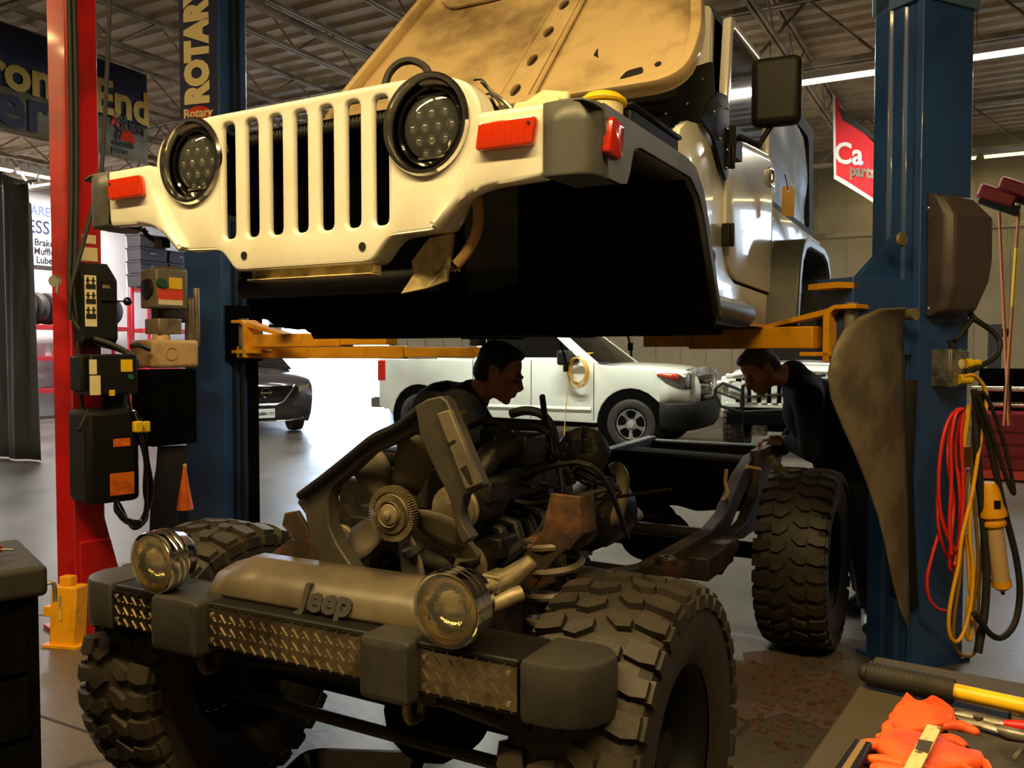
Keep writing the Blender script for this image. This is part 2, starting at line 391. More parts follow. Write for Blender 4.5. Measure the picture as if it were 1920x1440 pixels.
# ================================================================ lifted off-road vehicle body
B = Fr((-.571, 2.312, 2.009), 28.9)
body = thing('vehicle_body', 'white off-road vehicle body with hood open, raised on the lift without its chassis', 'car', B)
def part(n, mb, m, p=body, **k): return mb.build(n, m, p, **k)
WP = M['white_paint']
# ---- grille panel with seven slots and two headlight holes
half = [(0, .124), (.36, .121), (.47, .112), (.535, .085), (.565, .04), (.572, -.02), (.55, -.09), (.495, -.2), (.462, -.258), (.30, -.264), (.242, -.328), (0, -.331)]
outl = rpoly(half[1:-1] + [(-x, y) for x, y in half[-2:0:-1]], [.04, .06, .05, .05, .03, .05, .03, .02, .03, .02] + [.02, .03, .02, .03, .05, .03, .05, .05, .06, .04], 3)
holes = [rpoly([(x - .0235, -.234), (x + .0235, -.234), (x + .0235, .09), (x - .0235, .09)], .018, 3) for x in [(k - 3) * .0895 + .004 for k in range(7)]]
holes += [circ(-.414, 0, .108), circ(.414, 0, .108)]
vs, fs = plate2d(outl, holes, .024, .010, 3)
b = MB().add(vs, fs, fn=FRONT(.009))
ri = [(x * .955, -.1 + (y + .1) * .93) for x, y in outl]
vs, fs = plate2d(outl, [ri], .08, .010, 3); b.add(vs, fs, fn=FRONT(.0375))
part('grille_panel', b, WP, smooth=50)
part('bolt_hole', MB().disc((-.205, -.006, -.285), (0, 1, 0), .011, .006, 14), M['ink'])
part('bolt_hole', MB().disc((.215, -.006, -.285), (0, 1, 0), .011, .006, 14), M['ink'])
part('radiator_support', MB().bx((-.2, .02, -.352), (.235, .05, -.326)).bx((-.2, .0, -.358), (.235, .05, -.352)), M['tan_dirty'], bev=.003)
# ---- radiator behind the slots
b = MB().bx((-.36, .13, -.36), (.36, .17, .10))
for i in range(60): b.bx((-.35 + i * .0118, .122, -.33), (-.346 + i * .0118, .13, .095))
part('radiator', b, M['black_matt'], smooth=0)
part('radiator_tank', MB().tube([(-.36, .15, .075), (.36, .15, .075)], .03, 10), M['black'])
part('radiator_tank', MB().tube([(-.36, .15, -.36), (.36, .15, -.36)], .035, 10), M['black'])
# ---- headlights
def headlight(s):
    x = s * .414
    h = part('headlight', MB().lathe([(.124, .0), (.126, -.008), (.121, -.016), (.112, -.015), (.107, -.004), (.106, .03), (.1, .06), (.09, .065)], (x, 0, 0), (0, 1, 0), 40), M['chrome'])
    b = MB().lathe([(.106, .03), (.1, .055), (0, .06)], (x, 0, 0), (0, 1, 0), 32); part('bowl', b, M['black_gloss'], h)
    part('inner_ring', MB().lathe([(.097, .0), (.098, -.008), (.093, -.012), (.088, -.008), (.087, .03)], (x + .0, .02, 0), (0, 1, 0), 36), M['black_gloss'], h)
    part('lens', MB().lathe([(.087, .012), (.08, -.002), (.06, -.011), (.03, -.016), (0, -.018)], (x, .02, 0), (0, 1, 0), 36), M['lens_clear'], h)
    b = MB()
    for i, n in enumerate((2, 3, 4, 3, 2)):
        for k in range(n):
            b.ball((x + (k - (n - 1) / 2) * .036, .03, (i - 2) * .031), (.014, .008, .014), 6)
    part('led_cluster', b, M['chrome'], h)
    for w in (-.076, .076): part('crossbar', MB().bx((x - .04, .018, w - .003), (x + .04, .028, w + .003)), M['steel'], h)
headlight(-1); headlight(1)
# ---- front fenders, flares, lamps (built for the image-right side, mirrored for the other)
def fender(s):
    mir = lambda p: Vector((p.x * s, p.y, p.z))
    o = rpoly([(.572, .004), (.775, .002), (.755, -.168), (.60, -.174), (.53, -.195), (.455, -.262), (.43, -.25), (.49, -.19), (.55, -.08)], [.015, .02, .012, .04, .05, .004, .004, .03, .03], 4)
    vs, fs = plate2d(o, [], .045, .014, 2)
    b = MB().add([FRONT(-.005)(v) for v in vs], fs)
    side = [(.0, .002), (.6, .004), (.68, .0), (.80, -.065), (1.0, -.44), (.985, -.45), (.785, -.085), (.67, -.02), (.6, -.02), (.0, -.02)]
    b.prism([(.575, v, w) for v, w in side], (.205, 0, 0)).prism([(.44, max(v, .1), w) for v, w in side], (.14, 0, 0))
    b.v = [tuple(mir(Vector(p))) for p in b.v]
    fo = part('fender', b, WP, smooth=45)
    # flare
    b = MB(); cols = [(.75, -.034), (.80, -.033), (.835, -.028), (.855, -.012), (.864, .012), (.868, .05), (.868, .12)]
    b.grid([[(u, v, w + (.012 if i > 3 and False else 0)) for i, (u, v) in enumerate(cols)] for w in (-.166, -.12, -.05, -.004)])
    b.prism([(u, v, -.166) for u, v in cols + [(.76, .12)]], (0, 0, .004))
    outer = [(.02, -.006), (.64, -.006), (.71, -.018), (.79, -.07), (.84, -.14), (1.01, -.44)]
    inner = [(.985, -.44), (.80, -.15), (.745, -.095), (.66, -.055), (.25, -.056), (.205, -.07), (.18, -.13), (.16, -.16), (.12, -.166), (.05, -.166)]
    b.prism([(.862, v, w) for v, w in outer + inner], (.012, 0, 0))
    n = len(outer); top = [[(.752 + .0 * i, v, w + .004), (.80, v, w + .006), (.845, v, w + .003), (.870, v, w - .008)] for i, (v, w) in enumerate([(-.03, -.006)] + outer[1:])]
    b.grid(top)
    b.grid([[(.765, v, w), (.868, v, w)] for v, w in inner[:7]])
    b.v = [tuple(mir(Vector(p))) for p in b.v]
    part('fender_flare', b, M['flare'], smooth=50, solid=.006, off=-1)
    # inner wheel well
    b = MB().prism([(.46, v, w) for v, w in ((.42, -.02), (.68, -.03), (.80, -.1), (1.0, -.46), (1.0, -.5), (.42, -.40))], (-.02, 0, 0))
    b.bx((.0, 1.0, -.44), (.69, 1.03, -.06)).prism([(.44, v, w) for v, w in ((.1, -.024), (.66, -.026), (.78, -.09), (1.0, -.45), (1.0, -.5), (.75, -.12), (.65, -.06), (.1, -.05))], (.415, 0, 0)).bx((.585, .02, -.05), (.85, .12, -.024))
    b.v = [tuple(mir(Vector(p))) for p in b.v]
    part('wheel_well_liner', b, M['black_matt'], smooth=0)
    q = MB().add(*plate2d(rpoly([(.588, -.028), (.738, -.030), (.727, -.095), (.578, -.092)], .012), [], .022, .006), fn=FRONT(-.036)); q.v = [tuple(mir(Vector(p))) for p in q.v]
    tl = part('turn_signal', q, M['orange_lens'])
    b = MB()
    for i in range(19): b.bx((.59 + i * .0075, -.0485, -.088), (.5925 + i * .0075, -.047, -.034))
    b.v = [tuple(mir(Vector(p))) for p in b.v]; part('lens_rib', b, M['orange_lens'], tl, smooth=0)
    q = MB().disc((.72 * s, -.05, -.045), (0, 1, 0), .004, .004, 8); part('screw', q, M['ink'], tl)
    q = MB().add(*plate2d(rpoly([(.045, -.028), (.118, -.034), (.102, -.118), (.02, -.116)], .014), [], .02, .006), fn=SIDE(.876)); q.v = [tuple(mir(Vector(p))) for p in q.v]
    part('side_marker', q, M['red_lens'])
fender(1); fender(-1)
# ---- engine bay contents seen above the fender
part('washer_bottle', MB().box((.55, .38, .06), (.17, .16, .13), tp=.8).tube([(.47, .36, .09), (.56, .36, .13), (.62, .38, .12)], .03, 10), M['label_w'], bev=.02, seg=3)
part('filler_neck', MB().lathe([(.052, 0), (.056, .09), (.0, .09)], (.69, .45, .03), (0, 0, 1), 24), M['label_w'])
cp = part('filler_cap', MB().lathe([(0, .022), (.05, .02), (.064, .008), (.066, 0), (.055, -.004), (0, -.004)], (.69, .45, .125), (0, .1, 1), 24), M['label_y'], label='yellow filler cap')
part('air_box', MB().box((.70, .72, .06), (.10, .42, .13)).box((.70, .72, .13), (.12, .44, .015)), M['black'], bev=.01)
part('battery_tray', MB().bx((.45, .60, -.05), (.62, .92, .1)), M['black_matt'], bev=.008)
part('engine_bay_hose', MB().tube(smooth_path([B.onv(722, 160, .25), B.onv(730, 137, .26), B.onv(748, 119, .27), B.onv(772, 114, .28), B.onv(795, 124, .28), B.onv(806, 142, .28)]), .011, 8), M['rubber'])
part('coolant_pipe', MB().tube(smooth_path([B.onv(903, 152, .2), B.onv(925, 175, .22), B.onv(945, 190, .24), B.onv(960, 205, .24)]), .006, 6), M['steel'])
for a in ([(888, 150), (905, 150), (915, 165), (925, 190), (930, 200)], [(905, 180), (918, 176), (932, 186), (940, 200)], [(1105, 185), (1112, 176), (1112, 190), (1118, 200)]):
    part('wire', MB().tube(smooth_path([B.onv(x, y, .2 if x < 1000 else .42) for x, y in a]), .003, 5), M['ink'])
for s in (-1, 1): part('headlight_bucket', MB().lathe([(.118, 0), (.118, .1), (.09, .16), (0, .17)], (s * .43, .05, 0), (0, 1, 0), 24), M['black_matt'])
# ---- hood standing open: drawn in (u, L) and tilted back about its hinge
HT = R(37); hd = Vector((0, sin(HT), cos(HT))); hn = Vector((0, -cos(HT), sin(HT))); h0 = Vector((0, .985, .30))
HOOD = lambda off: (lambda p: h0 + Vector((p.x, 0, 0)) + hd * p.y + hn * (off + p.z))
ho = rpoly([(-.80, .0), (.76, .0), (.775, .25), (.585, 1.2), (-.585, 1.2), (-.80, .25)], [.1, .16, .1, .12, .12, .1], 6)
part('hood', MB().add(*plate2d(ho, [], .012, .003), fn=HOOD(0)), M['hood_under'])
inn = rpoly([(-.765, .04), (.725, .04), (.735, .24), (.555, 1.16), (-.555, 1.16), (-.765, .24)], [.09, .14, .1, .1, .1, .1], 6)
part('hood_lip', MB().add(*plate2d(ho, [inn], .055, .008), fn=HOOD(.024)), M['hood_under'])
rb = [(.04, .03), (.16, .03), (.235, .86), (.13, .86)]
hl = [circ(.098 + k * .017, .11 + k * .17, .020, 14, .034) for k in range(5)]
part('hood_rib', MB().add(*plate2d(rpoly(rb, .012), hl, .022, .005), fn=HOOD(.019)), M['hood_under'])
for k in range(5): part('rib_hole', MB().add(*plate2d(circ(.098 + k * .017, .11 + k * .17, .019, 14, .033), [], .004), fn=HOOD(.008)), M['ink'])
b = MB()
for s in (-1, 1): b.tube([HOOD(.02)(Vector((.10 + s * .075, .04, 0))), HOOD(.02)(Vector((.18 + s * .062, .86, 0)))], .009, 6)
part('rib_flange', b, M['hood_under'])
st = rpoly([(-.56, 1.15), (-.56, .90), (-.46, .80), (-.2, .795), (-.1, .82), (.13, .86), (.235, .86), (.50, .90), (.555, 1.0), (.55, 1.15)], .05, 4)
part('hood_stiffener', MB().add(*plate2d(st, [circ(-.33, .92, .02, 12), circ(-.40, .99, .025, 12), circ(.05, 1.0, .02, 12)], .016, .005), fn=HOOD(.018)), M['hood_under'])
part('hood_latch', MB().box((0, 0, 0), (.05, .03, .075), fn=lambda p: HOOD(.04)(Vector((-.34 + p.x, .865 + p.z, p.y)))), M['black'], bev=.006)
b = MB(); hw = lambda x, l, o=.03: HOOD(o)(Vector((x, l, 0)))
b.tube(smooth_path([hw(-.31, .86), hw(-.15, .885), hw(.0, .90), hw(.1, .93), hw(.3, .95)]), .005, 6); b.tube(smooth_path([hw(-.31, .85), hw(-.2, .862), hw(-.05, .90), hw(.1, .92)]), .004, 6)
part('washer_hose', b, M['rubber'])
part('hood_bumper', MB().tube([hw(.115, .66, .05), hw(.118, .70, .055), hw(.13, .75, .055), hw(.135, .78, .05)], [.02, .032, .032, .02], 10), M['flare'], sub=1)
for o in (rpoly([(.50, .1), (.585, .115), (.575, .15), (.52, .14)], .012), circ(.63, .15, .012, 12), rpoly([(.36, .27), (.385, .25), (.375, .275), (.367, .31)], .004)): part('hood_hole', MB().add(*plate2d(o, [], .003), fn=HOOD(.008)), M['ink'])
# ---- cowl, firewall, tub
part('firewall', MB().bx((-.68, 1.05, -.5), (.68, 1.10, .24)), M['black_matt'], smooth=0)
part('cowl', MB().prism([(-.68, v, w) for v, w in ((1.02, .17), (1.06, .215), (1.2, .245), (1.44, .27), (1.6, .27), (1.6, .2), (1.05, .12))], (1.36, 0, 0)), WP, bev=.012)
def tubside(s):
    o = [(1.0, .12), (1.04, .19), (1.12, .235), (1.3, .262), (1.57, .275), (1.575, -.08), (1.60, -.17), (1.66, -.245), (1.76, -.272), (2.39, -.285), (2.432, -.25), (2.432, .145), (3.82, .125), (3.82, -.43), (3.36, -.44)]
    o += [(2.86 + .48 * cos(t) * 1.0, -.42 + .38 * sin(t)) for t in [pi * k / 12 for k in range(1, 12)]] + [(2.36, -.44), (1.0, -.44)]
    b = MB().add(*plate2d(o, [], .03, .004), fn=SIDE(s * .705, s)); part('side_panel', b, WP)
tubside(1); tubside(-1)
part('floor_pan', MB().bx((-.69, 1.05, -.44), (.69, 3.8, -.41)).bx((-.16, 1.0, -.44), (.16, 2.4, -.25)).bx((-.69, 2.45, -.43), (.69, 3.8, -.15)), M['black_matt'], smooth=0)
for s in (-1, 1):
    b = MB(); b.bx((s * .47 - .03, .42, -.40), (s * .47 + .03, 1.05, -.24)).ball((s * .43, .45, -.42), (.07, .15, .06), 8).ball((s * .4, .8, -.42), (.1, .2, .07), 8)
    part('inner_fender', b, M['black_matt'])
b = MB().prism([(x, 1.1, z) for x, z in ((-.5, -.41), (.55, -.41), (.5, -.46), (.2, -.475), (-.1, -.46), (-.35, -.475), (-.5, -.45))], (0, .8, 0)).bx((.1, 1.9, -.47), (.5, 2.6, -.43))
b.tube([(-.40, .25, -.40), (-.2, .25, -.42), (.2, .25, -.41), (.34, .27, -.38)], .05, 8).tube([(-.42, .5, -.43), (.0, .55, -.45), (.42, .5, -.42)], .06, 8)
part('underbody', b, M['black_matt'], smooth=0)
b = MB().bx((-.36, .22, -.40), (.36, .26, .115)); part('bay_backing', b, M['black_matt'], smooth=0)  # black sheet added behind the radiator so the grille slots stay dark
# torn splash shield, cut hose, dangling cable
sh = [(805, 446), (850, 437), (845, 470), (838, 500), (836, 527), (800, 540), (752, 550), (775, 515), (772, 490), (790, 465)]
g = [B.onv(x, y, .055 + .008 * ((i * 7) % 3)) for i, (x, y) in enumerate(sh)]
part('splash_shield', MB().prism(g, (0, .012, 0)), M['tan_dirty'], smooth=0)
part('cut_hose', MB().tube(smooth_path([B.onv(894, 366, .08), B.onv(897, 410, .08), B.onv(890, 445, .075), B.onv(873, 475, .07), B.onv(856, 496, .065)]), .014, 10), M['cream_tank'], label='pale cut heater hose hanging in the wheel well')
b = MB()
for k in range(7): b.tube([B.onv(857, 494, .065), B.onv(852 + k * 3 - 8, 504 + (k * 5) % 8, .06)], .0025, 4)
part('frayed_end', b, M['rust'])
b = MB().tube(smooth_path([B.onv(268, 428, .0), B.onv(275, 440, .01), B.onv(288, 450, .02), B.onv(300, 455, .02)]), .007, 6).box(B.onv(304, 455, .02), (.035, .03, .03))
part('lamp_cable', b, M['black'])
for l, e in (([(1050, 640), (1056, 660), (1062, 682)], (1061, 690)), ([(1172, 612), (1180, 640), (1184, 668)], (1182, 650))):
    part('dangling_connector', MB().tube(smooth_path([B.onv(x, y, 1.15) for x, y in l]), .004, 6).box(B.onv(e[0], e[1], 1.15), (.016, .012, .028)), M['black'])
for x0, x1, z in ((-.35, -.12, -.50), (.05, .22, -.495), (.34, .46, -.49)):
    part('floor_bracket', MB().prism([(x0, 1.3, -.44), (x1, 1.3, -.44), (x1 - .03, 1.3, z), (x0 + .04, 1.3, z)], (0, .25, 0)), M['black_matt'], smooth=0)
# ---- windshield frame, glass, brackets
wb, wt = Vector((0, 1.45, .27)), Vector((0, 1.63, .80)); wu = (wt - wb).normalized(); wnv = Vector((0, -wu.z, wu.y))
WS = lambda off: (lambda p: wb + Vector((p.x, 0, 0)) + wu * p.y + wnv * (off + p.z))
part('windshield_frame', MB().add(*plate2d(rpoly([(-.70, 0), (.70, 0), (.66, .56), (-.66, .56)], .03), [rpoly([(-.64, .07), (.64, .07), (.60, .5), (-.60, .5)], .06)], .06, .008), fn=WS(0)), WP)
part('windshield_glass', MB().add(*plate2d([(-.65, .05), (.65, .05), (.61, .51), (-.61, .51)], [], .006), fn=WS(0)), M['glass_dark'])
def corner(s):
    mir = lambda p: Vector((p.x * s, p.y, p.z))
    b = MB().add(*plate2d(rpoly([(1.20, .26), (1.30, .34), (1.42, .41), (1.56, .43), (1.585, .38), (1.575, .12), (1.54, .1), (1.45, .16), (1.36, .23)], .02), [], .012, .003), fn=SIDE(.735))
    b.add(*plate2d(rpoly([(.42, .02), (.735, .02), (.70, .28), (.60, .26), (.56, .12), (.43, .12)], .02), [], .012, .003), fn=WS(.045))
    b.v = [tuple(mir(Vector(p))) for p in b.v]; h = part('windshield_bracket', b, M['black'])
    rv = []
    for v, w in ((1.36, .32), (1.46, .37), (1.545, .38), (1.545, .3), (1.545, .22), (1.54, .15), (1.44, .24)): rv.append((.743, v, w))
    for x, l in ((.46, .07), (.54, .07), (.62, .1), (.67, .2)): rv.append(WS(.054)(Vector((x, l, 0))))
    for p in rv: part('rivet', MB().ball(mir(Vector(p)), .007, 5), M['chrome'], h)
corner(1); corner(-1)
# ---- doors
def door(s):
    lo = rpoly([(1.585, -.08), (1.608, -.165), (1.668, -.238), (1.765, -.262), (2.385, -.275), (2.42, -.25), (2.42, .345), (1.60, .275)], [.02, .03, .04, .04, .02, .01, .02, .01], 3)
    d = part('door', MB().add(*plate2d(lo, [], .035, .006), fn=SIDE(s * .713, s)), WP)
    fr = rpoly([(1.60, .27), (1.685, .785), (2.23, .785), (2.42, .60), (2.42, .34)], [.01, .03, .06, .04, .01], 3)
    wi = rpoly([(1.66, .315), (1.725, .745), (2.21, .745), (2.36, .59), (2.375, .375)], [.02, .03, .05, .03, .02], 3)
    part('window_frame', MB().add(*plate2d(fr, [wi], .035, .006), fn=SIDE(s * .70, s)), WP, d)
    part('window_glass', MB().add(*plate2d(wi, [], .005), fn=SIDE(s * .70, s)), M['glass_dark'], d)
    part('door_handle', MB().add(*plate2d(rrect(2.35, .26, .085, .085, .012), [rrect(2.35, .262, .062, .062, .008)], .02, .004), fn=SIDE(s * .735, s)).bx((s * .733, 2.322, .25), (s * .74, 2.378, .275)), M['chrome'], d)
    part('handle_recess', MB().add(*plate2d(rrect(2.35, .26, .075, .075, .01), [], .004), fn=SIDE(s * .732, s)), M['black_gloss'], d)
    for w in (-.10, .2):
        part('hinge', MB().box((s * .738, 1.575, w), (.03, .05, .085)).tube([(s * .755, 1.585, w - .045), (s * .755, 1.585, w + .045)], .009, 8), M['black'], d, bev=.004)
        part('hinge_plate', MB().add(*plate2d(rpoly([(1.6, w - .045), (1.645, w - .03), (1.645, w + .02), (1.6, w + .045)], .008), [], .006, .002), fn=SIDE(s * .733, s)), WP, d)
    return d
door(1); door(-1)
mc = B.onu(1456, 173, .90)
b = MB().box(mc, (.185, .075, .262), rz=6); mo = part('side_mirror', b, M['black'], bev=.028, seg=3)
part('mirror_arm', MB().tube([mc + Vector((-.02, .01, -.12)), mc + Vector((-.06, -.02, -.2)), Vector((.745, 1.66, .30))], .013, 8).box((.75, 1.64, .26), (.03, .1, .12)), M['black'], mo)
mc2 = Vector((-mc.x, mc.y, mc.z)); mo = part('side_mirror', MB().box(mc2, (.185, .075, .262), rz=-6), M['black'], bev=.028, seg=3)
part('mirror_arm', MB().tube([mc2 + Vector((.02, .01, -.12)), mc2 + Vector((.06, -.02, -.2)), Vector((-.745, 1.66, .30))], .013, 8), M['black'], mo)
# ---- soft top with plastic windows
M['soft_top'] = mat('black_soft_top', S(28, 28, 32), .7, bump=.3, bscale=12)
M['vinyl_window'] = mat('smoked_vinyl_window', S(32, 39, 54), .38, col2=S(22, 27, 38), scale=3, coat=.04, spec=.3, bump=.3, bscale=7)
b = MB().rings([[(-.66, v, w - .03), (-.66, v, w), (-.60, v, w + .03), (.60, v, w + .03), (.66, v, w), (.66, v, w - .03)] for v, w in ((1.62, .80), (2.3, .835), (3.3, .82), (3.78, .72))])
b.prism([(-.66, v, w) for v, w in ((3.72, .12), (3.84, .12), (3.80, .74), (3.68, .74))], (1.32, 0, 0))
for s in (-1, 1): b.add(*plate2d(rpoly([(2.44, .14), (3.80, .12), (3.74, .80), (2.3, .82), (2.44, .6)], .02), [rpoly([(2.52, .2), (3.66, .19), (3.6, .72), (2.6, .74)], .06)], .02), fn=SIDE(s * .675, s))
part('soft_top', b, M['soft_top'])
for s in (-1, 1): part('vinyl_window', MB().grid([[(s * (.672 + .008 * sin(v * 9 + w * 14)), v, w) for v in [2.5 + 1.18 * i / 14 for i in range(15)]] for w in [.18 + .57 * j / 8 for j in range(9)]]), M['vinyl_window'])
# ---- rear flares, rocker guards, badge
for s in (-1, 1):
    o = [(2.33, -.44), (2.38, -.2), (2.43, -.09), (2.52, -.02), (2.65, .005), (3.08, .005), (3.22, -.03), (3.30, -.11), (3.36, -.44)]
    i_ = [(3.31, -.44), (3.25, -.14), (3.18, -.075), (3.06, -.045), (2.66, -.045), (2.56, -.065), (2.48, -.13), (2.44, -.22), (2.39, -.44)]
    b = MB().prism([(s * .69, v, w) for v, w in o + i_], (s * .175, 0, 0)); part('rear_flare', b, M['flare'], bev=.012, seg=3, smooth=50)
    part('rear_wheel_well', MB().bx((s * .45, 2.42, -.44), (s * .66, 3.28, -.06)), M['black_matt'], smooth=0)
    part('rocker_guard', MB().tube([(s * .76, 1.02, -.40), (s * .765, 1.1, -.40), (s * .765, 1.72, -.405), (s * .74, 1.82, -.41)], [.045, .052, .052, .03], 12), M['flare'])
p = B.onu(1338, 503, .722)
vs, fs = text2d('Jeep', .085, .004, .004)
part('badge', MB().add([Vector((.7225 + v.z, 1.39 + v.x, -.19 + v.y)) for v in vs], fs), M['ink'], smooth=0)
part('rear_bumper_panel', MB().bx((-.70, 3.80, -.44), (.70, 3.83, .13)), WP, bev=.006)
# ---- paper tag hanging from the door handle (its own thing)
tf = Fr(B.w(.80, 2.42, .16), 28.9)
tg = thing('paper_tag', 'manila paper key tag hanging from the white door handle', 'tag', tf)
MB().add(*plate2d(rpoly([(-.045, -.075), (.045, -.075), (.045, .05), (.03, .065), (-.03, .065), (-.045, .05)], .006), [circ(0, .045, .008, 10)], .002), fn=lambda p: Vector((p.x * .5, p.x * .75 + p.z, p.y))).build('card', mat('manila_card', S(222, 176, 96), .7), tg, smooth=0)
MB().tube(smooth_path([(0, 0, .045), (-.005, -.01, .08), (-.01, -.03, .115)]), .0025, 5).build('string', M['ink'], tg)
# ================================================================ rolling chassis on the floor
C = Fr((-.563, 2.099, 0), 29.16)
ch = thing('rolling_chassis', 'bare rusty chassis with engine, bumper and mud tyres under the raised white body', 'car chassis', C)
def cp_(name, mb, m, p=None, **k): return mb.build(name, m, p or ch, **k)
RW = .44
def tyre_mb():
    b = MB(); prof = [(.235, -.135), (.255, -.148), (.30, -.158), (.36, -.160), (.40, -.150), (.418, -.125), (.423, -.06), (.424, 0), (.423, .06), (.418, .125), (.40, .150), (.36, .160), (.30, .158), (.255, .148), (.235, .135)]
    b.lathe(prof, (0, 0, 0), (1, 0, 0), 72)
    e = lambda t, r, x: Vector((x, r * cos(t), r * sin(t)))
    def lug(pts, r0, r1):      # pts (angle, x) quad outline, raised from r0 to r1
        lo = [e(a, r0 if abs(x) < .13 else r0 - .03, x) for a, x in pts]; n = len(pts)
        ca = sum(a for a, _ in pts) / n; cx = sum(x for _, x in pts) / n
        hi = [e(ca + (a - ca) * .92, r1 - (max(abs(x) - .115, 0) * .35), cx + (x - cx) * .94) for a, x in pts]
        b.add(lo + hi, [tuple(range(n)), tuple(range(n, 2 * n))] + [(i, (i + 1) % n, n + (i + 1) % n, n + i) for i in range(n)])
    N_ = 33; d = 2 * pi / N_
    for k in range(N_):
        for s in (-1, 1):
            t = k * d + (d / 2 if s > 0 else 0)
            w = .31 if k % 2 else .26
            lug([(t - w * d, s * .088), (t + (w - .05) * d, s * .082), (t + (w + .10) * d, s * .125), (t + (w + .02) * d, s * .158), (t - (w - .02) * d, s * .158), (t - (w + .02) * d + .01, s * .12)], .415, RW)
            lug([(t - .30 * d, s * .012), (t + .05 * d, s * .008), (t + .42 * d, s * .045), (t + .36 * d, s * .078), (t + .02 * d, s * .076), (t - .16 * d, s * .048)], .415, RW)
            b.box(e(t, .392, s * .158), (.016, .034, .05), rx=math.degrees(t) - 0)
    return b
def rim_mb(s):
    b = MB(); b.lathe([(.238, -.13), (.225, -.12), (.2, -.05), (.2, .08), (.225, .12), (.238, .13)], (0, 0, 0), (1, 0, 0), 36)
    b.lathe([(.20, s * .02), (.15, s * .03), (.09, s * .05), (.06, s * .055), (.06, s * .09), (0, s * .09)], (0, 0, 0), (1, 0, 0), 30)
    for k in range(5):
        t = 2 * pi * k / 5; b.disc((s * .05, .075 * cos(t), .075 * sin(t)), (s, 0, 0), .011, .018, 8)
    return b
tm = None
for k, (u, v) in enumerate(((.735, .46), (-.735, .46), (.735, 2.83), (-.735, 2.83))):
    if tm is None: tm = tyre_mb().build('tyre', M['tire'], ch, smooth=30); o = tm
    else: o = tm.copy(); COL.objects.link(o)
    o.location = (u, v, RW); o.rotation_euler.x = .37 * k; s = 1 if u > 0 else -1
    rim_mb(s).build('wheel_rim', M['black'], o, smooth=40)
# ---- frame rails, crossmembers
for s in (-1, 1):
    pr = [(.03, .70), (.35, .735), (.85, .73), (1.15, .645), (1.45, .60), (2.25, .58), (2.5, .62), (2.8, .77), (3.05, .84), (3.75, .85)]
    up = [(v, w + .06) for v, w in pr]; lo = [(v, w - .06) for v, w in reversed(pr)]
    cp_('frame_rail', MB().prism([(s * .40 - .03, v, w) for v, w in up + lo], (.06, 0, 0)), M['frame'], bev=.006)
for v, w, r in ((.12, .68, .04), (3.72, .85, .045), (2.35, .6, .03)): cp_('crossmember', MB().tube([(-.4, v, w), (.4, v, w)], r, 10), M['frame'])
cp_('skid_plate', MB().bx((-.38, 1.45, .50), (.38, 1.85, .54)), M['frame']); cp_('engine_mount', MB().bx((-.36, .62, .60), (.36, .72, .68)), M['frame'])
b = MB().bx((.36, 1.9, .50), (.52, 2.3, .60)).box((.44, 2.28, .53), (.14, .3, .06), rx=12); cp_('skid_bracket', b, M['frame'], bev=.01)
cp_('body_mount', MB().bx((.42, 1.35, .64), (.56, 1.5, .68)).tube([(.50, 1.42, .68), (.50, 1.42, .70)], .04, 14), M['frame'])
cp_('mount_washer', MB().lathe([(.012, 0), (.03, 0), (.03, .008), (.012, .008)], (.50, 1.42, .70), (0, 0, 1), 18), M['chrome'])
# ---- axles and steering
b = MB().tube([(-.66, .46, RW), (.66, .46, RW)], .042, 12).ball((.16, .46, RW), (.15, .14, .15), 10).lathe([(.12, -.12), (.14, -.08), (.13, .0)], (.16, .46, RW), (0, 1, 0), 16)
for s in (-1, 1): b.bx((s * .56, .40, .34), (s * .62, .52, .56)).disc((s * .6, .46, RW), (s, 0, 0), .14, .05, 20)
cp_('front_axle', b, M['black_matt'])
b = MB().tube([(-.62, 2.83, RW), (.62, 2.83, RW)], .042, 12).ball((0, 2.83, RW), (.16, .16, .16), 10); cp_('rear_axle', b, M['black_matt'])
cp_('tie_rod', MB().tube([(-.56, .30, .40), (.56, .30, .40)], .018, 8).tube([(-.5, .26, .52), (.4, .26, .62)], .016, 8), M['grease'])
pt = lambda x, y, v: C.onv(x, y, v)
b = MB().tube(smooth_path([pt(905, 1150, .2), pt(930, 1135, .2), pt(958, 1120, .22), pt(978, 1112, .24)]), [.018, .022, .024, .02] + [.02] * 15, 10); cp_('track_bar', b, M['alu'])
for s in (-1, 1):
    u = s * .515; b = MB()
    b.tube([(u + .07 * cos(2 * pi * t / 16), .47 + .07 * sin(2 * pi * t / 16), .50 + .46 * t / 112) for t in range(113)], .0105, 7)
    if s > 0: cp_('coil_spring', b, M['coil'])
    cp_('shock_absorber', MB().tube([(s * .47, .62, .46), (s * .45, .64, .74)], .028, 12).tube([(s * .45, .64, .74), (s * .44, .65, 1.02)], .018, 8), M['grease'])
